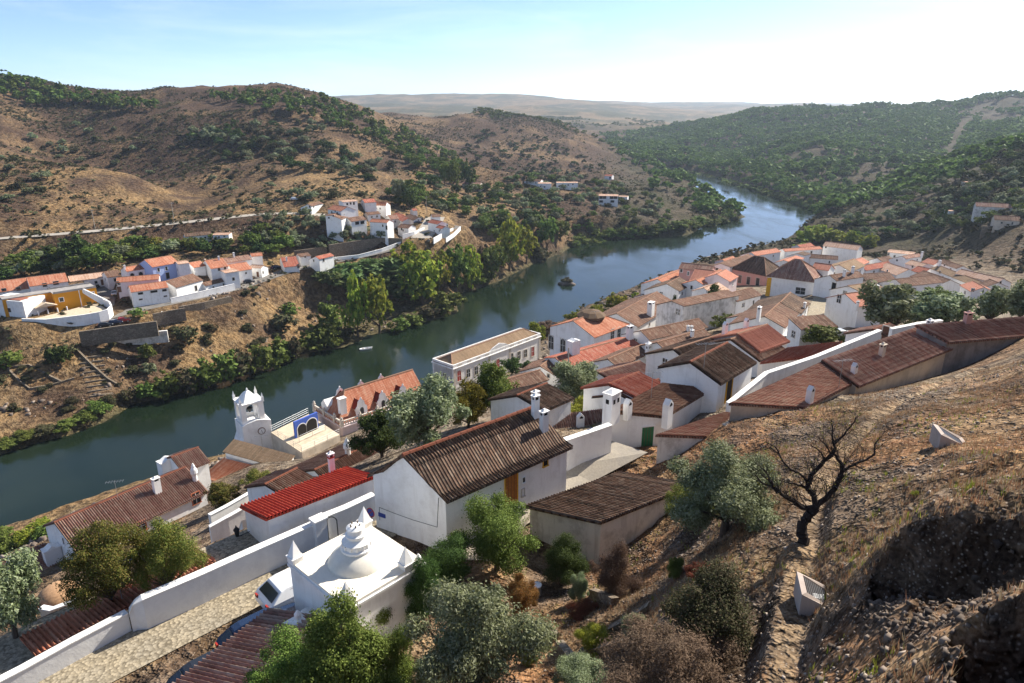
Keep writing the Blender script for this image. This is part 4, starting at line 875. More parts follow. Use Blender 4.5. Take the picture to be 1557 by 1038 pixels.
def dormer(px_u,side):
    """dormer with a curved white gable"""
    n_=-n3 if side>0 else n3;base=np.array([*(C0+nl*Wm/2+e*px_u),0])-o0;base[2]=0
    f=base+n_*(Wm/2-.95);z0=33.95-24
    m=MB();g=[f-e3*1.0+[0,0,z0],f+e3*1.0+[0,0,z0],f+e3*1.0+[0,0,z0+1.5],f+e3*.62+[0,0,z0+1.9],f+e3*.5+[0,0,z0+2.5],f+[0,0,z0+2.95],f-e3*.5+[0,0,z0+2.5],f-e3*.62+[0,0,z0+1.9],f-e3*1.0+[0,0,z0+1.5]]
    m.prism((g,[x-n_*.25 for x in g]));m.box(f-n_*1.3+[0,0,z0],e3*.9,n_*1.1,(0,0,1.4));m.lathe(f-n_*.12+[0,0,z0+2.9],[(.08,0),(.16,.1),(.05,.3)],8);dm=m.build('dormer',WM['white'],md.root)
    m=MB();w=[f-e3*.35+[0,0,z0+.1],f+e3*.35+[0,0,z0+.1]]+[f+e3*.35*math.cos(math.pi*k/8)+np.array([0,0,z0+1.15+.35*math.sin(math.pi*k/8)]) for k in range(9)];m.face([x+n_*.02 for x in w]);m.build('pane',MT['glass'],dm)
    m=MB();t=f-n_*.2+[0,0,z0+2.35];t2=t-n_*3.0
    for s_ in (-1,1):
        el=f-n_*.2+e3*s_*1.12+[0,0,z0+1.35];q=[t,t2,el-n_*2.2,el];m.prism((q,[x+[0,0,.09] for x in q]))
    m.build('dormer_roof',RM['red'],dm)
for u_ in (4.2,8.2,12.2): dormer(u_,1);dormer(u_,-1)
m=MB();q=np.array([*(C0+nl*2.0+e*1.4),33.8])-o0;m.box(q,e3*.55,n3*.4,(0,0,3.6));m.box(q+[0,0,3.6],e3*.65,n3*.5,(0,0,.2));m.build('chimney',WM['white'],md.root)
m=MB();q=np.array([*(C0+nl*6.0+e*1.5),33.8])-o0;m.box(q,e3*1.1,n3*.9,(0,0,1.6));g=[q-n3*1.0+[0,0,1.6],q+n3*1.0+[0,0,1.6],q+[0,0,2.5]];m.prism(([x-e3*1.1 for x in g],[x+e3*1.1 for x in g]));m.build('end_dormer',WM['white'],md.root)
for k,(px,py) in enumerate(((490,657),(501,662))): 
    md.opening(W,px,py,.9,1.9,arch=True,frame='whitep')
# ---------------------------------------------------------------- long arched building
A3=Z(672,547,30.0);na_=Z(689,556,29.4);fb=Z(822,507,29.4);ev=(fb-na_);Lh=np.linalg.norm(ev);ev/=Lh;nv=np.array([-ev[1],ev[0],0]);Wd=6.4
A3=na_+nv*Wd/2;A3[2]=30.6;B3=A3+ev*Lh
lg=House('market_hall','long white building with arched windows, three red doors and a shallow central gable',A3,B3,-nv[:2]*(Wd/2-.35),1.55,nv[:2]*(Wd/2-.35),1.55,'tan','white',cat='hall',hip=(2.6,2.6),ov=.1,base=23.0)
lg.roofo.data.materials[0]=RM['pale' if 0 else 'tan'];o0=np.array(lg.root.location);lg.r=-np.array([*nv[:2],0])*(Wd/2);lg.l=-lg.r
m=MB();cm_=na_+ev*Lh/2+nv*Wd/2-o0;cm_[2]=0;m.box(cm_,ev*Lh/2,nv*Wd/2,(0,0,5.6));m.build('wall',WM['white'],lg.root)
m=MB();m.box(cm_+[0,0,5.6],ev*(Lh/2+.2),nv*(Wd/2+.2),(0,0,.16))
for s_ in (-1,1):
    m.box(cm_+nv*s_*(Wd/2-.1)+[0,0,5.76],ev*Lh/2,nv*.12,(0,0,.75));m.box(cm_+ev*s_*(Lh/2-.1)+[0,0,5.76],nv*(Wd/2-.25),ev*.12,(0,0,.75))
for u_ in (0,.5,-.5): pass
g0=cm_-nv*(Wd/2-.05);g=[g0-ev*3.2+[0,0,6.51],g0+ev*3.2+[0,0,6.51],g0+ev*2.0+[0,0,7.1],g0+[0,0,7.7],g0-ev*2.0+[0,0,7.1]];m.prism((g,[x+nv*.25 for x in g]))
m.build('parapet',WM['white'],lg.root);m=MB()
for u_ in (-Lh/2+.35,-3.4,3.4,Lh/2-.35): m.box(cm_-nv*(Wd/2+.03)+ev*u_,ev*.3,nv*.035,(0,0,5.6));m.build('pilaster',MT['trim'],lg.root);m=MB()
for k in range(10):
    u_=-Lh/2+2+k*(Lh-4)/9
    if abs(u_)>3.4: m.box(cm_-nv*(Wd/2+.03)+ev*u_+[0,0,5.95],ev*.6,nv*.02,(0,0,.35));m.build('vent_panel',MT['trim'],lg.root);m=MB()
lg.L=Lh;lg.A=na_+nv*Wd/2;lg.B=lg.A+ev*Lh
for px,py,kd in ((698,571,1),(712,567,0),(724,563,0),(736,559,0),(757,553,1),(778,543,0),(789,540,0),(799,537,0),(810,534,1)):
    lg.opening(W,px,py,1.0,2.3 if kd else 1.9,col='reddoor' if kd else 'glass',arch=True,fw=.12)
lg.opening(W,676,573,.9,1.9,arch=True)
# civic hall extras : lantern
o0=np.array(hall.root.location);q=(hall.A+hall.B)/2-o0;m=MB();m.lathe(q+[0,0,-.6],[(2.6,0),(2.6,.5),(2.8,.55),(1.8,1.2),(.0,1.7)],10);m.build('roof_lantern',RM['tan'],hall.root)
# ---------------------------------------------------------------- cars
CARP={}
def car(px,py,rz,col,label,z=None,kind='car',group=None,scale=1.0):
    p=G(px,py) if z is None else Z(px,py,z)
    key=(col,kind)
    if key not in CARP:
        L,Wd,Hh=(4.2,1.75,1.45) if kind=='car' else (4.5,1.8,1.85)
        r=empty('parked_car' if kind=='car' else 'parked_van',(0,0,0))
        paint=NT('car_paint_'+col,.25,.5);paint.col({'white':(.75,.76,.77),'dark':(.02,.025,.035),'silver':(.45,.47,.48),'navy':(.015,.03,.07),'red':(.3,.02,.02)}[col])
        pf=[(-L/2,.35),(-L/2,.8),(-L/2+.15,.95),(-L*.33,Hh-.08) if kind=='car' else (-L/2+.1,Hh-.1),(-L*.25,Hh) if kind=='car' else (-L*.4,Hh),(L*.08,Hh),(L*.26,.98),(L/2-.15,.82),(L/2,.6),(L/2,.35)]
        m=MB();N=len(pf)
        for s_,w0 in ((1,Wd/2),):
            ring=lambda y,k:[np.array([x*(.97 if z>.9 else 1),y*(1 if z<1 else k),z]) for x,z in pf]
            m.prism((ring(-Wd/2,.84),ring(Wd/2,.84)))
        m.build('body',paint.m,r,bevel=.05)
        m=MB()
        for sgn in (-1,1):
            y=sgn*(Wd/2*.93);q=[(-L*.28,.98),(-L*.22,Hh-.12),(L*.06,Hh-.12),(L*.2,.98)] if kind=='car' else [(L*.02,1.0),(L*.02,Hh-.2),(L*.1,Hh-.2),(L*.22,1.0)]
            pts=[np.array([x,y*(.97 if z<1.05 else .915),z]) for x,z in q];m.prism((pts,[p_+np.array([0,sgn*.02,0]) for p_ in pts]))
        m.build('side_windows',MT['glass'],r)
        def pane(nm,x0,z0,x1,z1,yy):
            m=MB();dx=.02 if x0>0 else -.02;a=[(x0,-yy,z0),(x0,yy,z0),(x1,yy*.9,z1),(x1,-yy*.9,z1)];a=[np.array(q) for q in a];m.prism((a,[q+np.array([dx,0,.02]) for q in a]));m.build(nm,MT['glass'],r)
        pane('windscreen',L*.25,1.0,L*.1,Hh-.08,Wd*.42)
        if kind=='car': pane('rear_window',-L*.45,1.0,-L*.35,Hh-.13,Wd*.40)
        for x in (-L*.31,L*.32):
            for y in (-1,1):
                m=MB();m.tube((x,y*(Wd/2-.18),.32),(x,y*(Wd/2+.02),.32),.32,None,14);wo=m.build('wheel',MT['black'],r);m=MB();m.tube((x,y*(Wd/2+.0),.32),(x,y*(Wd/2+.035),.32),.19,None,10);m.build('hubcap',MT['metal'],wo)
        for y in (-.6,.6):
            m=MB();m.box((L/2-.02,y,.62),(.04,0,0),(0,.17,0),(0,0,.14));m.build('headlight',MT['whitep'],r);m=MB();m.box((-L/2+.0,y,.72),(.04,0,0),(0,.12,0),(0,0,.18));m.build('tail_light',MT['reddoor'],r)
        CARP[key]=r
    else: r=copytree(CARP[key])
    r.location=tuple(p);r.rotation_euler=(0,0,rz);tag(r,label,'van' if kind=='van' else 'car',group);return r
def kids(o): return [x for x in bpy.data.objects if x.parent==o]
def copytree(o,parent=None,deep=True):
    c=o.copy();COL.objects.link(c);c.parent=parent
    for ch_ in kids(o): copytree(ch_,c)
    return c
sa=math.radians(43)
car(460,905,sa,'white','white car parked against the chapel wall, seen from above',56.0)
car(408,978,sa,'navy','dark blue car parked in the street behind the red roof, nearer the chapel',55.8)
car(340,1040,sa,'dark','dark car at the lower left, mostly behind the foreground red roof',55.7)
gp='cars parked across the river'
car(226,462,.25,'white','white van parked below the red roofed warehouse across the river',kind='van')
car(174,448,-1.1,'silver','silver car in the shaded lane beside the orange building')
car(161,496,.4,'dark','leftmost dark car parked along the stone wall across the river')
car(176,492,.4,'navy','navy car parked between a dark car and a red car across the river')
car(188,489,.4,'red','red car at the end of the row along the stone wall')
car(379,430,.35,'dark','black car parked at the right end of the white street wall across the river')
car(420,408,.9,'navy','car in the shade left of the small red roofed house near the reeds')
car(448,304,.2,'white','white car parked above the upper hamlet')
car(466,302,.2,'dark','dark pickup parked above the upper hamlet',kind='van')
car(636,340,.4,'dark','dark car on the hamlet square')
car(1216,514,.6,'silver','silver car parked beside the round green tree in town')
car(1206,522,.6,'white','white car parked below the silver car in town')
car(1299,489,.2,'white','white car beside the blue based wall under the olives')
car(1277,514,.2,'silver','silver car right of the round green tree in town')
# ---------------------------------------------------------------- road sheets
def strip_sheet(name,Qp,hw,mat,dz=.05,kind='structure',off=0,label=None):
    n=len(Qp);V=[];F=[];D_=[]
    for i in range(n):
        d=(Qp[min(i+1,n-1)]-Qp[max(i-1,0)])[:2];d/=np.linalg.norm(d)+1e-9;nn_=np.array([d[1],-d[0]])
        for s_ in (-1,1): V.append((*(Qp[i][:2]+nn_*(s_*hw+off)),Qp[i][2]+dz))
    for i in range(n-1): F.append((2*i,2*i+1,2*i+3,2*i+2))
    o=mesh_np(name,V,F,mat);tag(o,kind=kind);return o
def rmat(name,c,c2,sc=.8,bump=.3,vs=None):
    t=NT(name,.95,.15);P=t.geo().outputs['Position'];n=t.noise(sc,5,.7,P);n2=t.noise(sc*14,3,.7,P);col=t.mix(t.ramp(n,[(.35,0.),(.65,1.)]),c,c2)
    if vs:
        v=t.vor(vs,P);vc=t.vor(vs,P,'F1','Color');s_=t.n('SeparateColor');t.L.new(vc,s_.inputs[0]);col=t.mix(t.ramp(s_.outputs[0],[(.2,.6),(.8,0.)]),col,tuple(x*.35 for x in c));col=t.mix(t.ramp(v,[(.55,0.),(.8,.8)]),col,tuple(x*.3 for x in c));t.col(col);t.nrm(t.bump(v,.6,.03))
    else: t.col(t.mix(t.ramp(n2,[(.4,.35),(.6,0.)]),col,tuple(x*.6 for x in c)));t.nrm(t.bump(n2,bump,.02))
    return t.m
ASP=rmat('worn_asphalt',(.15,.14,.13),(.24,.22,.19),.25);CON=rmat('pale_road',(.33,.30,.26),(.42,.38,.32),.3);COB=rmat('cobbles',(.42,.35,.24),(.34,.30,.23),.5,vs=7.5);DIRT=rmat('dirt_path',(.42,.31,.19),(.50,.39,.26),2.0)
strip_sheet('upper_road',RD['upper'],3.4,CON);strip_sheet('river_road',RD['river'],3.3,ASP,.06);strip_sheet('lane',RD['lane'],2.6,ASP,.09);strip_sheet('square',RD['square'],4.8,CON,.10)
strip_sheet('street',RD['street'],3.5,COB,.05);strip_sheet('alley',RD['alley'],2.1,COB,.06)
sq=RD['street'];
# grey yard between the large house and the shed
ZY=[Z(*p) for p in ((640,870,55.8),(855,712,56.9),(930,672,57.2),(985,690,57),(900,735,56.2),(800,800,55.8),(745,870,55.7))]
m=MB();m.face([p+[0,0,.12] for p in ZY]);yo=m.build('yard',rmat('yard_concrete',(.30,.27,.23),(.40,.35,.27),.5));tag(yo,kind='structure')
ST=[Z(*p) for p in ((1222,500,41.6),(1262,500,41.6),(1280,430,39),(1250,432,39))]
# ---------------------------------------------------------------- houses across the river
FB=dict(h=4.6)
def QF(label,A,B,near,far=None,roof='orange',wall='white',h=4.6,name='whitewashed_house',**k): return Q(name,label,A,B,near,far,h=h,roof=roof,wall=wall,**k)
gw='windows'
QF('white row house at the left edge across the river with orange roof',(-25,430),(39,422),(47,437),4,win=((W,6,441,1.2,1.2),(W,28,439,1.2,1.2)))
QF('second orange roofed row house behind the orange building, with dark windows under the eaves',(41,421.5),(98,414.5),(49,434),4,win=((W,68,433,1.2,1.2),(W,85,430,1.6,1.2)))
QF('low row house with patchy brown and pale roof, right of the second orange row house',(104,419.5),(158,413),(108,427),3.5,roof='pale',win=((DR,156,429,1,2.0),(W,146,429,.8,.9)))
QF('brown mottled roof at the right end of the row behind the orange building',(158,413),(179,410),(164,421),3.5,roof='brown')
QF('white house with an orange roof and arched gates, left of the light blue house',(188,406),(227,400),(192,412),3.5,win=((W,201,418,1.3,1.3,dict(arch=True,col='dark')),(W,214,416,1.3,1.3,dict(arch=True,col='dark')),(W,226,414,1.3,1.3,dict(arch=True,col='dark'))),ch=((190,409,.6,1.4),))
QF('tall house with a light blue front and wide orange roof',(220,394.5),(259,388),(233,405),5,h=7,wall='blue',win=((W,241,410,.8,1.3,dict(frame='whitep')),(W,253,408,.8,1.3,dict(frame='whitep')),(DR,255,419,1.2,2.2,dict(col='dark'))))
QF('white box house with a tiny window beside the light blue house',(268,398),(284,396),2.6,2.6,h=6,pitch=.12,roof='pale',win=((W,270,410,.5,.8),))
QF('small orange roofed house between the box house and the big white gable',(287,399),(304,396),(290,407),3)
QF('orange roofed house with a big white gable facing left',(312,395.5),(338,392),(326,407),4.5,h=6,win=((W,333,409,.8,1.1),(W,342,407,.8,1.1)),ch=((333,395,.6,1.4),))
QF('long house with a half brown, half orange roof behind the big white gable',(339,392.5),(377,387),(344,399),3.5,roof='russet',ch=((356,391,.6,1.8),))
QF('house with orange and brown roof planes above the black car',(347,402),(374,398),(364,411),4,h=5.5,win=((W,374,415,.5,.6),))
QF('small house with bright orange roof at the end of the riverside row',(381,385),(397,383.5),(385,389),3)
QF('pale roofed white house with climbing vine, right of the black car',(381,402),(400,403),(381,406),3,h=4.5,roof='pale',win=((DR,392,417,.9,2),(W,400,414,.7,1.0)))
QF('house with pink side wall and orange roof beside the shaded lane',(178,421.5),(241,416.5),(184,428),3.5,h=5.5,wall='rose',win=((W,174,430,.7,.9),(W,181,431,.7,.9),(DR,178,440,1.2,2)))
wh=QF('white warehouse with orange roof, slit windows and a blue painted foot, above the white van',(196,434),(251,427),(206,442.5),4,h=6.5,win=((W,213.6,446,1.4,.7,dict(col='dark')),(W,234,443,2.0,.7,dict(col='dark')),(W,250,441,1.3,.7,dict(col='dark')),(W,214,455,1,.4,dict(col='dark')),(W,251.5,450,1,.4,dict(col='dark')),(DR,200,456,1.6,2.2,dict(col='green'))))
QF('brown patchy roofed house right of the white warehouse',(252,427),(293,416),(258,439),3.5,h=5.5,roof='brown',win=((DR,298,438,.9,1.9,dict(col='dark')),))
QF('low house with a dark brown strip roof behind the flowering garden',(307,430),(344,421),(312,434),3,h=3.6,roof='brown')
QF('white flat block with one window at the end of the street wall',(338,412),(358,409),2.8,2.8,h=6.5,pitch=.06,roof='pale',win=((W,355,424,.8,1.1),))
QF('red roofed house on its own near the reeds, small white chimney in front',(427,391),(449,389),(441,404.5),3.5,h=5,roof='oldred',win=((W,459,405,.8,1),(W,469,402,.8,1),(W,430,402,.6,.8)),ch=((436,397,.6,1.6),))
QF('small white cube house with brown roof behind the lone red roofed house',(452,386),(468,384),(455,389),2.5,roof='brown',win=((W,464,390,.6,.8),))
QF('white terrace house with red roof above the reeds',(480,389.5),(502,384.5),(486,393),4,h=5.5,roof='oldred',win=((W,477,396,.8,1),(W,492,395,.8,1.4)))
g='upper hamlet'
QF('brown roofed cottage at the left end of the upper hamlet',(468,310),(486,306),(476,312),4,h=4.5,roof='brown',win=((W,471,314,.7,.9),(W,477,314,.7,.9)))
QF('tall white gabled house with orange roof in the upper hamlet',(508,311),(528,314),(497,317),4.2,h=6)
QF('white cube house with roof terrace in the upper hamlet',(518,305),(540,303.5),3.2,3.2,h=7,pitch=.05,roof='pale',win=((W,528,310,.8,1),(W,533,309,.8,1),(W,538,309,.8,1.2)))
QF('red roofed house behind the white cube house',(551,302.5),(568,301.5),(556,306),4,h=6,roof='oldred')
QF('wide orange roofed house with a right hand gable in the upper hamlet',(567,306),(588,306.5),(563,313),5,h=6,win=((W,566,317,.6,.8),(W,572,317,.6,.8),(W,578,317,.6,.8)))
QF('white gable with a brown roof in front of the tall gabled house',(521,320),(505,327),(536,324),4,h=6,roof='brown')
QF('brown open-sided house with dark porch in the upper hamlet',(528,331),(551,328),(536,336),3,h=4.5,roof='brown',win=((W,543,339,2,1.3,dict(col='dark')),(W,551,338,2,1.3,dict(col='dark'))))
QF('white house with a pale slab roof in the middle of the upper hamlet',(556,323),(575,321),(560,326),4,h=5,roof='brown')
QF('house with a bright orange and brown roof in the middle of the upper hamlet',(566,332),(592,333.5),(563,336.5),3.5,h=5.5,win=((W,582,343,.6,1),(DR,589,346,.8,1.8,dict(col='dark'))))
QF('mottled red roofed house, centre of the upper hamlet',(590,327),(603,326),(597,333),4,h=5,roof='russet')
QF('long red roofed row house facing the hamlet square',(604,322.5),(622,331),(596,328),3,h=5,roof='oldred')
QF('brown roofed end of the long row beside the hamlet square',(622,325),(637,330),(616,330),3.5,h=4.5,roof='brown',win=((W,636,335,.7,1),(DR,642,333,.8,1.8,dict(col='dark'))))
QF('brown roofed house with whitewashed yard wall in front of the hamlet square',(610,340),(626,341.5),(606,345),3,h=5,roof='brown')
QF('tiny house with a red hip roof behind the long row',(626,317),(632,316.5),(624,320),2.5,h=4,roof='oldred')
QF('red roofed house at the road bend on the right of the hamlet',(657,333),(672,336),(664,340),3.5,h=5,roof='oldred',win=((W,680,343,.7,.9),))
QF('lower red roofed wing of the house at the road bend',(668,342),(677,344),(668,346),2.5,h=4,roof='oldred')
QF('brown roofed barn behind the house at the road bend',(656,325.5),(668,325),(657,329),3,h=4,roof='brown')
QF('low white farmhouse with brown roof above the orchard strip',(280,355),(320,351.5),(284,359),3,h=4.5,roof='dark',win=((W,295,363,.7,.7),(W,305,362,.7,.7),(W,312,361,.7,.7)))
QF('white curved wall house joined to the low farmhouse',(326,354.5),(350,354),2.5,2.5,h=4,pitch=.08,roof='pale',win=((W,333,360,.6,.6),(W,341,359,.6,.6)))
QF('long low building with red roof in the side valley',(705,276),(732,277),(705,280),3.5,h=4.5,roof='russet',wall='cream')
QF('left house of the white pair on the dry slope',(818,277),(838,277),4,4,h=4.5,pitch=.1,roof='pale',win=((W,822,283,1,1),(W,828,284,1,1)))
QF('long white house with a row of windows on the dry slope',(846,276),(878,276),4,4,h=5,pitch=.1,roof='pale',win=((W,850,283,1,1),(W,857,282,1,1),(W,864,281,1,1),(W,871,280,1,1)))
QF('low brown roofed house at the left of the white pair',(800,271),(824,272),3.5,3.5,h=4,roof='brown')
vl=QF('white two storey villa with columned balconies on the point',(911,294.5),(940,295),4.2,4.2,h=7.5,roof='pale',pitch=.2,win=((W,914,300,2.6,1.9),(W,919,300,2.6,1.9),(W,930,300,2.6,1.9),(W,936,300,2.6,1.9),(W,914,306,2.6,1.6),(W,931,306,2.6,1.6)))
QF('lower pale wing right of the two storey villa',(942,297),(955,297.5),3,3,h=4.5,roof='pale',pitch=.12)
QF('small white house with a red roof above the villa',(921,264.5),(932,265),3,3,h=4.5,roof='oldred',win=((W,928,270,2,1.6,dict(col='dark')),))
QF('little white house high on the ridge of the left hill',(452,145),(462,145),2.5,2.5,h=4.5,roof='pale',win=())
QF('large old building with russet roof at the right edge above the ravine',(1484,307),(1546,310),(1485,315),4,d=318,roof='russet',wall='old',base=29.5)
bh=QF('dark roofed building on top of the stone retaining wall at the right edge',(1512,327),(1550,329),(1502,335),4,d=296,roof='brown',wall='cream',base=29)
wall_line('retaining_wall','big dark stone retaining wall at the right edge',zline((1494,343,31.5),(1557,345,31.5),(1620,347,31.5)),1,9,'stone',foot=6)
QF('small ruined white hut among the trees right of town',(1440,319),(1448,319),2,2,h=4,pitch=.1,roof='pale')
QF('small ruined hut on the slope above the other ruined hut',(1465,275.5),(1475,275.5),2,2,h=4,pitch=.1,roof='pale',wall='cream')
# ---- orange courtyard building
zo=19.0;P0=[Z(x,y,zo+5.5) for x,y in ((81,447),(146,437))];eo=P0[1]-P0[0];Lo=np.linalg.norm(eo);eo/=Lo;no=np.array([eo[1],-eo[0],0.])
ob=empty('courtyard_house',((P0[0][0]+P0[1][0])/2,(P0[0][1]+P0[1][1])/2,zo-3));tag(ob,'orange courtyard house with a long curved white wall across the river','house');oo=np.array(ob.location)
m=MB();c_=(P0[0]+P0[1])/2-oo;c_[2]=0;m.box(c_-no*3.6,eo*Lo/2,no*3.6,(0,0,8.5));m.box(c_-no*5.6-eo*(Lo/2+6.4),eo*6.4,no*2,(0,0,8.3));m.build('wall',WM['ochre'],ob)
m=MB();m.box(c_-no*3.6+[0,0,8.5],eo*(Lo/2+.1),no*3.7,(0,0,.12));
for s_ in (-1,1): m.box(c_-no*3.6+no*3.55*s_+[0,0,8.62],eo*Lo/2,no*.12,(0,0,.5))
m.box(c_-no*5.6-eo*(Lo/2+6.5)+[0,0,8.3],eo*6.4,no*2.1,(0,0,.3));m.build('roof_deck',MT['greyroof'],ob)
for u_,z_ in ((-4.2,5.6),(4.6,5.9)):
    m=MB();q=c_+eo*u_+[0,0,z_];m.box(q+no*.03,eo*.75,no*.03,(0,0,1.5));wn_=m.build('window',MT['whitep'],ob);m=MB();m.box(q+no*.07+[0,0,.15],eo*.55,no*.03,(0,0,1.2));m.build('pane',MT['glass'],wn_)
m=MB();q=c_+eo*1.0;m.box(q+no*.05+[0,0,3],eo*.1,no*.05,(0,0,5.5));m.build('downpipe',MT['whitep'],ob)
# stair wall
def free_prism(par,nm,pts,th_v,mat):
    m=MB();a=[np.array(p)-oo for p in pts];m.prism((a,[x+th_v for x in a]));return m.build(nm,mat,par)
s0=c_+eo*2.0+[0,0,8.9];s1=c_+eo*(Lo/2+1.5)+no*3.2+[0,0,4.6];m=MB();m.prism(([s0,s1,s1-[0,0,3],s0-[0,0,1.5]],[x+no*.0+np.array([.25,.35,0]) for x in (s0,s1,s1-np.array([0,0,3]),s0-np.array([0,0,1.5]))]));m.build('stair_wall',WM['white'],ob)
# white left block with window
m=MB();A_=Z(-14,455,zo+5)-oo;B_=Z(28,458,zo+5)-oo;u_=B_-A_;Lb_=np.linalg.norm(u_);u_/=Lb_;nn_=np.array([u_[1],-u_[0],0]);c2=(A_+B_)/2;c2[2]=-4;m.box(c2-nn_*4,u_*(Lb_/2+1.5),nn_*4,(0,0,12));wb=m.build('side_block',WM['white'],ob)
m=MB();m.box(c2+u_*1.0+nn_*.04+[0,0,8.3],u_*.5,nn_*.04,(0,0,1.3));m.build('window',MT['glass'],wb)
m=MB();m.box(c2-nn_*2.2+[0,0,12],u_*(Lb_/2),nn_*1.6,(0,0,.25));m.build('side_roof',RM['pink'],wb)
m=MB();g0=c_-eo*(Lo/2+5.2)+no*1.2
for i in range(4): m.tube(g0+eo*i*2.6,g0+eo*i*2.6+[0,0,4.2],.18)
m.box(g0+eo*3.9+[0,0,2.0],eo*4.6,no*.8,(0,0,.2));m.build('gallery',WM['white'],ob)
m=MB();t=g0+eo*2.5+no*.2+[0,0,5.2];q=[t-eo*3,t+no*.2+eo*0+np.array([0,0,1.2]),t+eo*3];m.prism((q,[x-no*3 for x in q]));m.build('awning',flat('canvas',(.62,.5,.36)),ob)
# curved outer wall
cw=[Z(*p) for p in ((33,484,19.6),(70,485,19.8),(127,478,20.2),(150,474,20.5),(163,470,20.8),(169,464,21.0),(166,458,21.2),(157,454,21.3))]
wall_line('garden_wall','long curved white wall round the terrace of the orange building',cw,.4,3.6,'white',foot=2)
tf=[Z(*p) for p in ((40,487,19.3),(127,480,19.3),(163,470,19.3),(146,460,19.3),(86,476,19.3))]
m=MB();m.face([p+[0,0,0] for p in tf]);m.face([p-[0,0,2.5] for p in tf][::-1]);to=m.build('courtyard_paving',MT['creamtile']);tag(to,kind='structure')
wall_line('garden_wall','white street wall with purple flowering creeper right of the warehouse',zline((259,453,19.8),(300,444,20.0),(356,431,20.3)),.35,2.4,'white',foot=2)
st='stone'
wall_line('stone_wall','dark stone wall holding the lookout above the lower road across the river',zline((120,504,17.4),(180,495,18.2),(238,488,18.6)),.8,2.7,st,cap=False,foot=2)
wall_line('stone_wall','lower pale stone wall below the lookout',zline((104,516,14),(180,509,14.4),(254,502,14.8)),.6,1.8,'old',foot=2)
wall_line('stone_wall','stone wall beside the white monument',zline((232,477,18.6),(256,472,18.7),(281,468,18.8)),.6,2.2,st,cap=False,foot=2)
wall_line('stone_wall','stone wall below the road right of the white monument',zline((272,466,18.2),(310,459,18.2),(351,450,18.2)),.6,2.0,st,cap=False,foot=2)
wall_line('terrace_wall','high dark stone wall under the upper road',zline((392,332,32),(396,325,33.5),(440,322,34),(490,318.5,34)),.8,5,st,cap=False,foot=2)
wall_line('terrace_wall','left stone terrace wall behind the lone red roofed house',zline((447,381,23.5),(470,378,23.8),(496,374,24)),.7,3.4,st,cap=False,foot=2)
wall_line('terrace_wall','long stone terrace wall below the olive field',zline((500,372,25.3),(540,366,25.5),(580,361,25.7),(612,362,25.5)),.7,4,st,cap=False,foot=2)
wall_line('terrace_wall','slanting dark stone wall left of the olive field',zline((378,351,30),(395,359,28),(412,368,25.5)),.6,3,st,cap=False,foot=2)
wall_line('garden_wall','pale blue-white wall along the road under the hamlet',zline((508,391,21),(545,387,21.6),(580,378,22.5),(612,366,24.2)),.4,1.5,'white',foot=1)
wall_line('garden_wall','white wall at the road bend right of the hamlet',zline((659,362,25.6),(676,352,26.4),(689,346,27)),.35,1.6,'white',foot=1)
wall_line('garden_wall','white guard wall on the outer side of the road bend',zline((678,362,26),(690,354,26.8),(700,344,27.4)),.3,.9,'white',foot=1)
wall_line('garden_wall','white yard wall in front of the hamlet square',zline((612,356,26.2),(630,352,26.5),(645,345,27)),.3,1.8,'white',foot=1)
# monument, ruins
m=MB();p=G(249,490);mo=empty('monument',tuple(p));tag(mo,'small white triangular monument on the paved lookout','monument');m.prism(([np.array(q,float) for q in ((-1.2,0,0),(1.2,0,0),(.5,0,3.2),(-.3,0,3.6))],[np.array(q,float) for q in ((-1.0,.8,0),(1.0,.8,0),(.4,.5,3.2),(-.2,.5,3.6))]));m.build('monument_body',WM['white'],mo)
def rw(pts,label,h_=.5,grp=None):
    P_=[G(*p) for p in pts];
    for p in P_: p[2]+=h_
    return wall_line('ruined_wall',label,P_,.5,h_,'stone',cap=False,foot=.6,group=grp,cat='ruin')
rw(((12,561),(30,580),(46,592),(80,586),(113,576)),'front walls of the excavated rectangular ruin across the river')
rw(((20,558),(45,556),(75,572),(95,582)),'inner wall of the excavated rectangular ruin')
rw(((118,534),(140,556),(165,578),(182,588)),'long oblique ruin wall beside the rubble rows',.7)
for i in range(9):
    x=122+i*2.0;y=546+i*7.2;rw(((x-2,y),(x+18,y-3),(x+34,y-5)),'low rubble row of the stepped ruin across the river',.35,'rubble rows of the stepped ruin')
# poles
def pole(px,py,hm,label,name='utility_pole',arm=True,d=None):
    p=G(px,py) if d is None else D(px,py,d);r=empty(name,tuple(p-[0,0,.2]));tag(r,label,'pole');m=MB();m.tube((0,0,0),(0,0,hm),.13,.09,7);m.build('pole',MT['concrete'],r)
    if arm: m=MB();m.box((0,0,hm-.5),(.9,0,0),(0,.05,0),(0,0,.1));m.build('crossarm',MT['metal'],r)
    return r
pole(145,349,9,'utility pole beside the upper road, left');pole(265,337,9,'utility pole beside the upper road at the junction');pole(566,373,9,'utility pole before the terrace wall under the hamlet');pole(649,325,10,'utility pole behind the hamlet square')

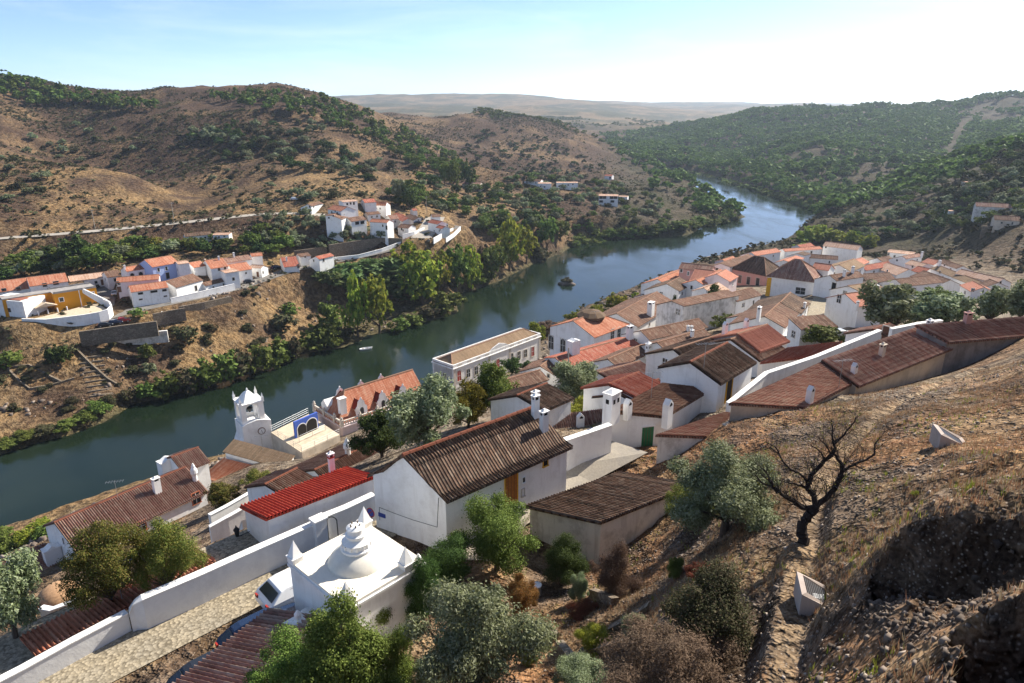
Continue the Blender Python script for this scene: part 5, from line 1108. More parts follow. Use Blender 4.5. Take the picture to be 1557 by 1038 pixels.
# small plain windows on walls that have none listed above (the photo shows them as little dark openings)
_rw=random.Random(12)
for hs in list(ALLH):
    if hs.d<62 or hs.L<4 or hs.root.get('category') in('mansion','hall','ruin','outbuilding'): continue
    if any(c.name.startswith(('window','door')) for c in bpy.data.objects if c.parent==hs.root): continue
    zc=hs.A[2]-max(hs.dr,.4)-1.35
    spots=[]
    pe=hs.A+(hs.r+hs.l)*.5;pe[2]=zc;spots.append(pe)
    for f in ((.3,.72) if hs.L>7 else (.5,)):
        pr=hs.A+hs.e*hs.L*f+hs.r;pr[2]=zc;spots.append(pr)
    for s_ in spots:
        if _rw.random()<.75 and H(s_[0],s_[1])<zc-.7:
            a_,b_=proj(s_);hs.opening('window',a_,b_,_rw.choice((.5,.7,.8)),_rw.choice((.7,.9,1.1)),frame=_rw.choice(('whitep','trim','trim')))
# ---------------------------------------------------------------- foliage
def leaf_mat(name,cols,tr=.25,rough=.75,nsc=1.2):
    t=NT(name,rough,.12);gi=t.geo();r=gi.outputs['Random Per Island'];k=len(cols);c=t.ramp(r,[(i/(k-1),cols[i]) for i in range(k)])
    n=t.noise(nsc,3,.6,gi.outputs['Position']);c=t.mix(t.ramp(n,[(.38,.45),(.6,0.)]),c,t.mix(1.0,c,(.55,.6,.6),'MULTIPLY'))
    oi=t.n('ObjectInfo');hs=t.n('HueSaturation');t.L.new(t.math('MULTIPLY_ADD',oi.outputs['Random'],.5,.75),hs.inputs['Value']);t.L.new(t.math('MULTIPLY_ADD',oi.outputs['Random'],.05,.475),hs.inputs['Hue']);t.L.new(c,hs.inputs['Color']);c=hs.outputs[0]
    t.col(c);tl=t.n('BsdfTranslucent');t.L.new(c,tl.inputs[0]);mx=t.n('MixShader');mx.inputs[0].default_value=tr;t.L.new(t.b.outputs[0],mx.inputs[1]);t.L.new(tl.outputs[0],mx.inputs[2]);t.L.new(mx.outputs[0],t.out.inputs[0]);return t.m
LM={'olive':leaf_mat('olive_leaves',[(.12,.145,.06),(.20,.235,.12),(.33,.355,.23),(.21,.24,.09)]),
 'green':leaf_mat('green_leaves',[(.07,.105,.018),(.125,.17,.032),(.21,.26,.06),(.115,.145,.03)]),
 'dark':leaf_mat('dark_leaves',[(.035,.055,.015),(.06,.095,.022),(.095,.14,.035)]),
 'lime':leaf_mat('lime_leaves',[(.14,.21,.025),(.25,.30,.035),(.36,.36,.05),(.10,.16,.025)],.35),
 'yellow':leaf_mat('yellow_leaves',[(.22,.22,.03),(.34,.30,.04),(.14,.17,.03)],.35),
 'autumn':leaf_mat('autumn_leaves',[(.08,.115,.022),(.15,.17,.035),(.24,.19,.05),(.10,.13,.025)]),
 'pine':leaf_mat('pine_needles',[(.07,.11,.02),(.12,.175,.03),(.17,.22,.045)]),
 'scrub':leaf_mat('scrub_leaves',[(.05,.06,.025),(.08,.085,.035),(.12,.105,.055),(.095,.07,.04)]),
 'dry':leaf_mat('dry_twigs',[(.17,.115,.07),(.26,.19,.12),(.12,.08,.05)]),
 'rust':leaf_mat('rusty_leaves',[(.28,.09,.03),(.20,.07,.03),(.12,.08,.03),(.36,.16,.06)]),
 'reed':leaf_mat('reed_leaves',[(.09,.15,.04),(.14,.20,.07),(.20,.25,.09)],.3)}
BARK=flat('bark',(.09,.065,.05),.95,var=.35,sc=8);BARKD=flat('dark_bark',(.028,.02,.017),.95,var=.4,sc=12)
def quads(C,N_,a,b,rg):
    """leaf quads at C with normals N_, half sizes a (along) b (across)"""
    n=len(C);t=rg.normal(size=(n,3));u=np.cross(N_,t);u/=np.linalg.norm(u,axis=1)[:,None]+1e-9;v=np.cross(N_,u);v/=np.linalg.norm(v,axis=1)[:,None]+1e-9
    a=np.broadcast_to(a,(n,))[:,None];b=np.broadcast_to(b,(n,))[:,None]
    V=np.stack([C-u*a-v*b*.4,C+v*b-u*a*.1,C+u*a+v*b*.2,C-v*b+u*a*.1],1).reshape(-1,3);return V
def crown(blobs,n,size,rg,asp=1.6,shell=.55,clump=7,up=.5,spread=.22,jit=.35):
    vol=np.array([b[3]*b[4]*b[5] for b in blobs])**.75;pick=rg.choice(len(blobs),max(1,n//clump),p=vol/vol.sum());B=np.array(blobs)[pick]
    d=rg.normal(size=(len(B),3));d/=np.linalg.norm(d,axis=1)[:,None];rad=(shell+(1-shell)*rg.random(len(B))**.6)[:,None]*(1+rg.normal(size=(len(B),1))*.10)
    Cc=B[:,:3]+d*B[:,3:6]*rad;Cn=d+np.array([0,0,up]);C=np.repeat(Cc,clump,0);Nn=np.repeat(Cn,clump,0)
    sz=np.repeat(B[:,3:6].mean(1)[:,None],clump,0);C=C+rg.normal(size=C.shape)*sz*spread*np.array([1,1,.75]);Nn=Nn+rg.normal(size=Nn.shape)*jit*2;Nn/=np.linalg.norm(Nn,axis=1)[:,None]+1e-9
    s=size*(.6+.8*rg.random(len(C)));return quads(C,Nn,s*asp/1.3,s/1.3,rg)
def rblobs(n,rg,R=.42,h0=.45,h1=.95,w=.36,flat_=.75,base=.5):
    """lobes of a crown in a unit tree: width 1, height 1"""
    out=[(0,0,(h0+h1)/2,base*.62,base*.62,(h1-h0)*.42)]
    n=int(n*1.7)
    for i in range(n):
        a=2.4*i+rg.random()*.9;q=(i+.5)/n;z=h0+(h1-h0)*(.08+.9*q+.1*rg.normal());rm=math.sin(math.pi*min(.97,max(.12,.18+.72*(z-h0)/(h1-h0)))) ;r=R*rm*(.45+.6*rg.random());k=w*(.25+.5*rg.random()**1.3)
        out.append((math.cos(a)*r,math.sin(a)*r,z,k*.62,k*.62,k*.55*flat_))
    return out
PROT={}
KIND={ # kind: (mat, lobes, h0,h1, flat, leaf aspect, trunk?, shell)
 'olive_tree':('olive',11,.30,.90,.9,2.6,1,.35),'green_tree':('green',11,.26,.92,.9,1.5,1,.5),'dark_tree':('dark',10,.2,.9,.9,1.4,1,.5),'poplar':('lime',12,.2,.93,1.1,1.3,1,.4),'yellow_tree':('yellow',11,.2,.9,1.,1.3,1,.4),
 'autumn_tree':('autumn',12,.25,.92,.9,1.4,1,.45),'stone_pine':('pine',9,.36,.92,.7,1.2,1,.5),'cypress':('dark',8,.08,.92,1.3,1.4,0,.5),'shrub':('scrub',8,.12,.72,.9,1.5,0,.5),'green_bush':('green',9,.1,.75,.9,1.5,0,.5),
 'olive_bush':('olive',10,.12,.8,.9,2.6,0,.35),'dry_bush':('dry',9,.1,.75,.9,5,0,.2),'rust_bush':('rust',8,.1,.7,.8,1.5,0,.4),'reeds':('reed',11,.1,.85,1.,3.5,0,.3),'lime_bush':('lime',9,.1,.75,.9,1.5,0,.4),'yellow_bush':('yellow',9,.1,.75,.9,1.5,0,.4),'bank_bush':('green',9,.08,.75,.95,1.5,0,.45)}
def proto(kind,lod,var):
    key=(kind,lod,var)
    if key in PROT:return PROT[key]
    rg=np.random.default_rng(hash((kind,var))%1000 if False else (sum(map(ord,kind))*7+var*131+lod*17))
    mat,nl_,h0,h1,fl,asp,trunk,shell=KIND[kind]
    n,size={0:(42000,.0082),1:(12000,.0165),2:(3800,.029),3:(1000,.052),4:(170,.115),5:(64,.17)}[lod]
    if asp>2: size*=.8;n=int(n*1.15)
    if kind=='dry_bush': size*=.55
    bl=rblobs(nl_,rg,R=.5,h0=h0,h1=h1,w=.40,flat_=fl)
    if kind=='cypress': bl=[(0,0,.12+.8*i/9,.42*math.sin(math.pi*(.15+.8*(1-i/10)))*1.0,.42*math.sin(math.pi*(.15+.8*(1-i/10))),.09) for i in range(10)]
    V=crown(bl,n,size,rg,asp=asp,shell=shell,up=.5 if kind!='reeds' else 0,spread=.20)
    F=np.arange(len(V)).reshape(-1,4);mi=np.zeros(len(F),int)
    me_c=(V,F)
    tv=None
    if trunk or kind in('dry_bush','shrub','olive_bush') and lod<=1:
        m=MB();tr_=.045 if trunk else .015
        if trunk:
            m.tube((0,0,-.06),(.02,.01,h0*.75),tr_,tr_*.7,7)
        for i,b in enumerate(bl[1:] if lod<=2 else bl[1:4]):
            m.tube((.02*trunk,.01*trunk,h0*.6 if trunk else 0),(b[0]*.8,b[1]*.8,b[2]),tr_*.5,tr_*.12,5)
        tv=m
    PROT[key]=(V,F,tv,mat);return PROT[key]
TREEMESH={}
def tree_obj(kind,lod,var,near):
    key=(kind,lod,var)
    if key not in TREEMESH:
        V,F,tv,mat=proto(kind,lod,var)
        if near or tv is None:
            o=mesh_np(kind+'_crown',V,F,LM[mat]);me=o.data;bpy.data.objects.remove(o);t=None
            if tv is not None and near:
                o=tv.build(kind+'_trunk',BARK);t=o.data;bpy.data.objects.remove(o)
            TREEMESH[key]=(me,t)
        else:
            tV=np.array(tv.V);tF=[f for f in tv.F if len(f)==4];o=mesh_np(kind+'_mesh',np.concatenate([V,tV]),np.concatenate([F,np.array(tF)+len(V)]),mats=[LM[mat],BARK],midx=[0]*len(F)+[1]*len(tF));TREEMESH[key]=(o.data,None);bpy.data.objects.remove(o)
    return TREEMESH[key]
CATS={'olive_tree':'tree','green_tree':'tree','dark_tree':'tree','poplar':'tree','yellow_tree':'tree','autumn_tree':'tree','stone_pine':'tree','cypress':'tree'}
TN=0
def put(kind,p,w_,h_,label=None,group=None,name=None,lod=None,rz=None,parts=None,var=None):
    global TN;TN+=1
    d=math.hypot(p[0],p[1])
    if lod is None: lod=0 if d<36 else 1 if d<80 else 2 if d<210 else 3 if d<600 else 4
    var=TN%(2 if lod<2 else 4) if var is None else var;near=d<130
    crown_me,trunk_me=tree_obj(kind,lod,var,near)
    nm=name or kind
    if near and trunk_me is not None:
        r=empty(nm,tuple(p),rz if rz is not None else TN*2.4);
        for nm2,me in (('crown',crown_me),('trunk',trunk_me)):
            o=bpy.data.objects.new(nm2,me);COL.objects.link(o);o.parent=r;o.scale=(w_,w_,h_)
    else:
        r=bpy.data.objects.new(nm,crown_me);COL.objects.link(r);r.location=tuple(p);r.scale=(w_,w_,h_);r.rotation_euler=(0,0,rz if rz is not None else TN*2.4)
    tag(r,label,CATS.get(kind,'bush'),group);return r
def TP(kind,px,py,wpx,hpx,label=None,group=None,**k):
    """tree from the photo pixel of its foot, its width and height in photo pixels"""
    p=G(px,py);dep=p[1]*cp-(p[2]-HC)*sp;return put(kind,p-[0,0,.1],wpx*dep/FP*1.0,hpx*dep/FP/(cp+sp*(CY-py)/FP)/.93,label,group,**k)
# ---- trees near the viewpoint
TP('olive_tree',650,684,118,100,'large silver-grey olive tree behind the ridge of the large whitewashed house')
TP('yellow_tree',712,650,60,70,'yellowing tree right of the large silver olive')
TP('green_tree',752,640,75,78,'green tree between the yellowing tree and the white chimney pillars')
TP('dark_tree',582,695,75,62,'dark leafy tree left of the large silver olive')
TP('olive_tree',874,620,82,66,'dense dark olive tree in the middle of the town beside a thin pole')
TP('yellow_bush',893,632,66,30,'yellow-green creeper mass under the dark olive in the town')
TP('lime_bush',956,598,52,34,'light green vine spilling over the red roof near the lantern chimney')
TP('olive_tree',1352,512,100,78,'leftmost and largest olive of the row behind the long red roofs')
TP('olive_tree',1432,506,100,58,'second olive of the row behind the long red roofs, right of the largest')
TP('green_tree',1420,468,52,30,'bright green citrus tree above the olive row')
TP('olive_tree',1502,496,66,56,'third olive of the row, right of the reddish chimney')
TP('olive_tree',1548,492,64,64,'olive at the right edge of the picture')
TP('green_tree',1250,527,66,32,'round green tree beside the parked cars in town')
TP('dark_tree',1084,470,30,36,'dark green tree beside the old streaked house')
TP('dark_tree',1062,484,28,24,'low dark tree left of the other dark tree by the streaked house')
TP('green_tree',1104,502,44,24,'green tree in the walled garden below the brown roof')
TP('cypress',1023,490,9,38,'slim dark cypress by the streaked old house')
TP('dark_tree',778,569,32,24,'dark clipped tree in front of the long arched building')
TP('dark_tree',803,563,22,14,'small dark shrub right of the clipped tree at the arched building')
TP('green_tree',756,866,122,96,'bright green citrus tree before the orange wooden door',lod=0)
TP('dark_tree',682,892,92,72,'dark fig tree against the right wall of the chapel',lod=0)
TP('dark_tree',645,945,66,84,'dark laurel bush below the fig tree',lod=0)
TP('green_tree',562,958,82,68,'small leafy tree rising over the chapel roof',lod=0)
TP('green_tree',448,1100,130,112,'leafy laurel at the bottom edge over the foreground roof',lod=0)
TP('green_tree',530,1100,170,150,'big laurel at the bottom edge, right of the other laurel',lod=0)
TP('green_tree',590,1075,90,110,'third laurel at the bottom edge, beside the wooden handrail',lod=0)
TP('olive_tree',725,1075,190,165,'large grey-green olive bush at the bottom centre',lod=0)
TP('olive_bush',650,1060,60,60,'small grey shrub left of the large olive bush at the bottom',lod=0)
TP('olive_tree',1100,812,165,118,'grey olive above the shed roof, left of the bare tree',lod=0)
TP('autumn_tree',1050,800,80,60,'yellowish undergrowth at the foot of the grey olive',lod=0)
TP('shrub',1075,985,165,120,'broad dark green shrub beside the trail',lod=0)
TP('dry_bush',1020,1060,190,110,'bare brown twiggy bush at the bottom edge',lod=0)
TP('dry_bush',932,905,74,86,'twiggy bush with sparse leaves below the corner of the shed',lod=0)
TP('dark_tree',858,884,74,62,'dark creeper bush against the stained end of the shed',lod=0)
TP('olive_bush',880,915,30,48,'young silvery olive in the little garden')
TP('yellow_bush',903,992,56,44,'lime yellow bush in the little garden')
TP('rust_bush',792,935,56,76,'rust coloured vine left of the shed')
TP('rust_bush',888,932,46,18,'low reddish plant below the young olive')
TP('olive_bush',885,1050,90,50,'grey-green herb bush at the bottom of the little garden')
TP('green_bush',803,1010,28,26,'small dark green cushion plant in the little garden')
TP('olive_bush',965,975,50,44,'grey shrub between the garden and the dark green shrub')
TP('green_bush',1025,880,30,40,'sprig of green fennel above the dark green shrub')
TP('rust_bush',1068,880,50,32,'orange-brown bush at the top of the dark green shrub')
TP('yellow_bush',1393,752,14,10,'tiny yellow-green cushion plant on the stony slope')
TP('autumn_tree',172,925,122,112,'dark leafy tree on the left, in front of the long riverside house')
TP('autumn_tree',262,905,92,96,'light feathery tree overlapping the long brown roof')
TP('olive_tree',24,970,100,118,'pale olive at the left edge')
TP('autumn_tree',340,772,52,36,'leafy vine arbour below the orange lean-to')
TP('autumn_tree',392,748,46,30,'flowering creeper along the wall of the tan roofed house')
TP('green_bush',425,738,44,18,'green potted plants behind the narrow red roof')
for i,(x,y,w_,h_) in enumerate(((10,838,50,24),(40,826,44,24),(72,814,40,20),(100,806,30,14),(0,818,40,16),(62,800,36,12))): TP('lime_bush' if i%2 else 'bank_bush',x,y,w_,h_,'green riverbank bush below the low house at the left edge','bushes on the near riverbank')
for i,(x,y,w_,h_,k) in enumerate(((815,512,30,26,'lime_bush'),(832,500,40,16,'dry_bush'),(876,486,34,18,'lime_bush'),(908,474,30,16,'lime_bush'),(940,462,36,20,'yellow_bush'),(966,452,16,12,'lime_bush'),(795,520,20,14,'bank_bush'))): TP(k,x,y+8,w_,h_+8,'light green bank bush showing above the roofs at the water','bushes along the near bank')
# ---- opposite bank
gpop='poplars along the far bank'
for i,(x,y,w_,h_,l) in enumerate(((545,512,40,84,'left poplar of the pair standing at the little landing'),(577,506,50,84,'right poplar of the pair standing at the little landing'),(642,464,66,74,'tall yellow-green poplar over the shore rocks'),(668,448,44,62,'poplar behind the tall one at the shore'),(622,432,56,56,'poplar rising out of the reeds'),
   (694,446,40,70,'green poplar left of the river bend'),(716,440,36,62,'slim green poplar left of the river bend'),(748,424,38,52,'poplar just before the yellow one at the bend'),(775,412,44,72,'tall yellowing poplar at the river bend'),(800,400,36,56,'poplar right of the tall yellowing one'),(832,380,38,46,'small poplar on the bank beyond the bend'),(852,366,34,34,'last poplar on the bank beyond the bend'),(765,372,44,30,'low lime tree above the poplars at the bend'))):
    TP('poplar' if i in(0,1,2,3,4,6,8,9) else 'green_tree',x,y,w_,h_,l,gpop)
for i,(x,y,w_,h_) in enumerate(((500,432,60,40),(530,424,70,40),(565,418,70,40),(600,420,80,50),(570,440,70,46),(610,450,70,50),(540,445,60,44),(640,420,50,24),(585,408,50,20))): TP('reeds',x,y,w_,h_*.62,['leftmost tall reed clump below the red roofed riverside house','reed clump just right of the leftmost one','top middle reed clump under the road','largest top reed clump under the road','central reed clump behind the landing poplars','right reed clump beside the tall shore poplar','low reed clump straight behind the landing poplars','rightmost reed clump near the green poplars','highest reed clump close to the hamlet road'][i],'reed clumps on the far bank')
for i,(x,y,w_,h_) in enumerate(((195,612,34,22),(225,606,36,26),(255,602,44,36),(285,597,48,42),(315,592,48,44),(345,582,50,46),(372,572,46,44),(400,565,46,42),(425,556,44,40),(448,547,36,34),(476,530,44,34),(500,526,44,36),(520,520,36,26),(610,502,30,20),(632,494,30,18),(650,486,34,24),(672,478,44,32),(690,468,30,26),(690,440,26,20),(720,432,30,24),(742,428,30,22),(820,396,30,22),(505,500,36,44),(150,628,36,20),(165,622,30,24),(130,640,30,16),(100,652,34,14),(70,660,34,14),(40,668,36,14),(10,680,36,14),(430,500,40,26),(440,480,28,20))): TP('bank_bush' if i%3 else 'shrub',x,y,w_*1.1,h_*1.1,('rounded green bush' if i%3 else 'grey-green scrubby bush')+' at the far waterline '+('below the ruins' if x<200 else 'opposite the clock tower' if x<460 else 'near the landing poplars' if x<600 else 'near the river bend'),'bushes along the far waterline')
for i in range(46):
    t_=i/45;x=868+250*t_;y=373-38*t_+4*math.sin(i*1.7);TP('bank_bush' if i%3 else 'shrub',x,y-1,15+7*(i%3),8+3*(i%4),'green bush on the rocky point at the water','bushes on the rocky point')
for i in range(44):
    t_=i/43;x=1010+235*t_;y=258+64*t_**1.25;TP('bank_bush',x,y-1,10+7*t_+4*(i%3),4+7*t_,'bush on the far right riverbank','bushes on the right riverbank')
for i,(x,y,w_,h_) in enumerate(((1225,366,40,24),(1250,362,36,26),(1272,364,34,22),(1240,352,30,16),(1295,366,30,20),(1320,372,34,22),(1218,378,30,16))): TP('lime_bush',x,y+4,w_,h_,'light green bush at the water beyond the town','light bushes beyond the town')
# ---- scattered individual trees
def inpoly(P):
    xs=[p[0] for p in P];ys=[p[1] for p in P];P=[np.array(p) for p in P]
    while True:
        x=random.uniform(min(xs),max(xs));y=random.uniform(min(ys),max(ys))
        if inside(np.array([x]),np.array([y]),P)[0]:return x,y
def scatter(kinds,poly,n,w0,w1,asp,label,group,dmin=60,minpx=0,lod=None):
    pts=[];k=0
    while len(pts)<n and k<n*25:
        k+=1;x,y=inpoly(poly)
        if minpx and any(abs(x-a)<minpx and abs(y-b)<minpx*.6 for a,b in pts):continue
        pts.append((x,y))
    R_=np.array(pts)
    for i,(x,y) in enumerate(sorted(pts,key=lambda q:q[1])):
        p=G(x,y,dmin=dmin)
        if p[2]<.3: continue
        dep=p[1]*cp-(p[2]-HC)*sp;s=random.uniform(w0,w1)
        if asp is None: pass
        put(kinds[i%len(kinds)],p-[0,0,.15],s,s*asp*random.uniform(.85,1.15),label,group,lod=lod)
scatter(['green_tree','dark_tree','green_tree','olive_tree'],[(0,430),(0,402),(90,385),(190,378),(300,372),(400,352),(455,385),(395,388),(330,385),(200,398),(180,408),(70,418)],78,5,9,.72,'garden tree in the orchard strip behind the far bank houses','orchard trees across the river',150,8)
TP('dark_tree',120,402,56,40,'big dark round tree behind the orange building');TP('green_tree',146,408,40,34,'light green round tree right of the big dark round tree');TP('yellow_tree',235,380,30,22,'yellow-green tree above the orchard strip')
TP('green_tree',210,484,24,16,'small umbrella tree on the paved lookout across the river')
scatter(['olive_tree'],[(400,330),(530,330),(545,345),(610,362),(570,372),(470,383),(420,372)],34,4,6,.8,'olive tree on the terraced field between the two hamlets','olives on the terraced field',150,12)
scatter(['green_tree','olive_tree','dark_tree','green_tree'],[(590,300),(640,275),(720,268),(740,290),(850,300),(860,330),(800,352),(720,352),(700,330),(640,322),(600,312)],120,5.5,9,.8,'leafy tree in the valley behind the upper hamlet','trees in the valley behind the hamlet',260,6)
for x,y,w_,h_,k,l in ((607,312,26,40,'olive_tree','tall pale tree behind the upper hamlet'),(622,318,28,40,'dark_tree','tall dark tree behind the upper hamlet'),(690,285,22,40,'green_tree','tall slender tree left of the dark one in the side valley'),(710,284,20,42,'dark_tree','tall dark slender tree in the side valley'),(676,280,18,34,'green_tree','shorter slender tree in the side valley')): TP(k,x,y,w_,h_,l)
scatter(['olive_tree','shrub','green_tree'],[(740,285),(800,262),(900,262),(960,292),(1010,310),(1040,325),(1000,335),(920,322),(860,305)],130,4.5,8,.75,'olive tree on the dry slope around the scattered white houses','olives round the scattered houses',300,4)
scatter(['shrub','bank_bush'],[(860,330),(1000,320),(1040,345),(980,358),(880,360)],36,4,8,.6,'dark bush on the rocky slope above the point','bushes above the rocky point',300)
scatter(['shrub'],[(0,560),(180,500),(400,440),(500,440),(500,500),(380,545),(230,590),(0,660)],40,2,4.5,.6,'low dark bush on the dry near slope across the river','bushes on the dry slope across the river',120)
TP('dark_tree',92,560,34,36,'dark brown-green thorn bush beside the ruins across the river',);TP('shrub',100,540,40,18,'low thorn bush above the ruins');TP('green_bush',15,555,50,24,'pale green bush at the left edge above the ruins')
TP('shrub',285,520,40,30,'dark bush on the rocks below the stone wall across the river');TP('green_bush',226,545,30,26,'green bush in the rocks above the river');TP('olive_bush',228,568,24,20,'grey bush in the rocks above the river')
# left hills : stone pines and oaks
scatter(['stone_pine'],[(0,150),(0,128),(60,130),(140,148),(230,160),(260,166),(200,172),(110,165),(60,168)],70,9,13,.85,'stone pine on the crest of the left hill','stone pines on the left crest',400,4)
scatter(['stone_pine'],[(310,150),(420,146),(500,156),(560,176),(640,215),(700,245),(700,268),(640,262),(560,215),(480,185),(400,172)],140,8,12,.85,'stone pine on the slope running down towards the side valley','stone pines above the side valley',400,5)
for x,y,w_ in ((12,126,26),(20,126,14),(322,142,9),(358,140,9),(382,142,14),(425,143,10),(455,150,12),(478,152,10),(330,144,6)): TP('stone_pine',x,y+2,w_,w_*.6+4,'large stone pine standing out against the sky on the left crest','pines against the sky')
scatter(['shrub','dark_tree','olive_tree'],[(280,190),(480,190),(600,255),(560,280),(470,262),(380,250),(300,240)],110,6,10,.7,'dark holm oak on the brown left hillside','holm oaks on the left hill',300,5)
scatter(['shrub','olive_tree'],[(0,230),(100,180),(300,190),(400,260),(560,300),(540,312),(400,318),(280,300),(150,250),(60,300),(0,330)],60,4.5,8,.65,'lone dark shrub on the tan left hillside','scattered shrubs on the left hill',250,10)
scatter(['dark_tree','shrub'],[(690,250),(735,190),(800,200),(880,235),(930,258),(860,262),(780,262)],110,6,9,.6,'holm oak on the burnt brown hill beyond the side valley','holm oaks on the middle hill',500,4)
scatter(['shrub','dark_tree','olive_tree','stone_pine'],[(1280,340),(1370,300),(1430,272),(1500,235),(1557,222),(1557,330),(1480,350),(1400,362),(1300,368)],160,5,9,.7,'bushy tree on the dark hillside right of the town','trees on the hillside right of the town',200,6)
for x,y,w_,h_ in ((1434,346,7,26),(1428,338,5,14),(1466,330,4,12),(1480,326,8,24),(1500,330,6,14)): TP('cypress',x,y,w_,h_,'thin dark cypress on the hillside right of the town','cypresses right of the town')
scatter(['stone_pine'],[(1160,290),(1230,235),(1330,228),(1440,240),(1430,265),(1330,300),(1250,292),(1200,292)],80,8,11,.85,'stone pine at the front of the wooded right bank','front pines of the right bank wood',400,5)
# ---- far wood, scrub and other uncountable growth as merged meshes
def merged(name,kind,lod,pts,ws,hs,label,cat,mat=None,nv=3):
    rg=np.random.default_rng(5);Vs=[];pts=np.asarray(pts);ws=np.asarray(ws);hs=np.asarray(hs)
    for v in range(nv):
        V,F,tv,mt=proto(kind,lod,v);sel=np.arange(len(pts))%nv==v;P=pts[sel];a=rg.random(len(P))*6.28;c,s=np.cos(a),np.sin(a);w_=ws[sel];h_=hs[sel]
        X=(V[None,:,0]*c[:,None]-V[None,:,1]*s[:,None])*w_[:,None]+P[:,0:1];Y=(V[None,:,0]*s[:,None]+V[None,:,1]*c[:,None])*w_[:,None]+P[:,1:2];Zz=V[None,:,2]*h_[:,None]+P[:,2:3]
        Vs.append(np.stack([X,Y,Zz],-1).reshape(-1,3))
    V=np.concatenate(Vs);o=mesh_np(name,V,np.arange(len(V)).reshape(-1,4),LM[mat or mt]);tag(o,label,cat,kind='stuff');return o
def field(n,az0,az1,r0,r1,fn,seed,pw=.5):
    rg=np.random.default_rng(seed);a=np.radians(rg.uniform(az0,az1,n));r=(r0**(2*pw)+rg.random(n)*(r1**(2*pw)-r0**(2*pw)))**(1/(2*pw));x=r*np.sin(a);y=r*np.cos(a);k=fn(x,y)>rg.random(n);x,y=x[k],y[k];z=th(x,y);m=z>.6;return np.stack([x[m],y[m],z[m]-.2],-1)
KIND['micro']=('scrub',3,.0,.7,.8,1.3,0,.4);PROT_N={}
def forest_fn(x,y):
    a=np.degrees(np.arctan2(x,y));r=np.hypot(x,y);n=fbm(x/120,y/120,3,201);px,py=[],[]
    clear=np.abs(a-31.6-(r-1000)*.0016)<.35
    return np.where(clear&(r>850)&(r<1500),0,ss(.30,.42,n)*.95+.05)*ss(9,12,a+ (r-800)*.004)
P=field(17000,7,48,560,1750,forest_fn,11,.85);ws=np.random.default_rng(1).uniform(8,13,len(P))
merged('pine_wood','stone_pine',5,P,ws,ws*.8,'dense pine wood covering the hills on the right bank','wood')
P=field(5200,-3,12,1000,2600,lambda x,y:ss(.5,.62,fbm(x/150,y/150,3,211)),12,.9);ws=np.random.default_rng(2).uniform(7,12,len(P))
merged('far_wood','dark_tree',5,P,ws,ws*.6,'distant patches of dark trees on the far hills','wood',mat='pine')
KIND['micro_scrub']=('scrub',3,.0,.7,.8,1.3,0,.4)
rg_=np.random.default_rng(9)
for v in range(3):
    PROT[('scrub_m',0,v)]=(crown(rblobs(3,rg_,h0=.05,h1=.7),14,.24,rg_,asp=1.3,clump=4),None,None,'scrub')
def left_fn(x,y):
    r=np.hypot(x,y);return ss(.36,.60,fbm(x/55,y/55,4,221))*ss(190,260,r)*(0.25+.75*ss(28,60,th(x,y)))
P=field(190000,-46,16,200,1300,left_fn,13,.75);ws=np.random.default_rng(3).uniform(.9,1.0,len(P))+np.random.default_rng(8).random(len(P))**3*3.4;print('scrub',len(P))
merged('hillside_scrub','scrub_m',0,P,ws,ws*.6,'low dark scrub speckling the brown hills across the river','scrub')
P=field(9000,12,48,210,700,lambda x,y:ss(.34,.5,fbm(x/30,y/30,3,231))*ss(18,24,np.degrees(np.arctan2(x,y))+ss(260,330,np.hypot(x,y))*6),14,.8)
P=P[(P[:,1]>255)|(P[:,0]>185)];ws=np.random.default_rng(4).uniform(2,5,len(P));merged('ravine_scrub','scrub_m',0,P,ws,ws*.65,'dark scrub covering the ravine and hill right of the town','scrub')
# dry grass and stones on the slope below the viewpoint
def tufts(n,az0,az1,r0,r1,fn,seed,h0,h1,name,mat,label,blades=6):
    P=field(n,az0,az1,r0,r1,fn,seed,.6);rg=np.random.default_rng(seed);n=len(P);C=np.repeat(P,blades,0);m=len(C);a=rg.random(m)*6.28;h=rg.uniform(h0,h1,m);ln=rg.uniform(.1,.6,m)*h;w_=h*.035+.004
    d=np.stack([np.cos(a),np.sin(a),a*0],-1);s=np.stack([-np.sin(a),np.cos(a),a*0],-1)*w_[:,None];b=C+d*rg.uniform(0,.06,m)[:,None];b[:,2]+=.15
    t=b+d*ln[:,None];t[:,2]+=h;V=np.stack([b-s,b+s,t+s*.3,t-s*.3],1).reshape(-1,3);o=mesh_np(name,V,np.arange(len(V)).reshape(-1,4),mat);tag(o,label,'grass',kind='stuff');return o
slope=lambda x,y:ss(-2,3,x-.08*y+ (y<26)*1.5)*1.0
def _inpit(x,y):
    k=np.zeros(x.shape)
    for top,bot,dp,a_,b_ in PITS: k=np.maximum(k,inside(x,y,np.concatenate([top,bot]))*1.0)
    return k
def gfn(s,a,b): return lambda x,y: slope(x,y)*ss(a,b,fbm(x/3.5,y/3.5,3,s))*(1-.9*_inpit(x,y))*(1-.95*(seg_dist(x,y,RD['trail'][:,:2],False)<.4))
tufts(40000,-6,47,8,62,gfn(141,.42,.55),21,.07,.22,'dry_grass',leaf_mat('dry_grass_blades',[(.36,.24,.13),(.38,.19,.09),(.34,.27,.15),(.50,.40,.24)],.3),'dry rust and straw coloured grass on the stony slope',7)
tufts(7000,-12,47,12,60,gfn(151,.55,.62),22,.10,.25,'green_grass',LM['lime'],'small patches of green herbs on the stony slope',6)
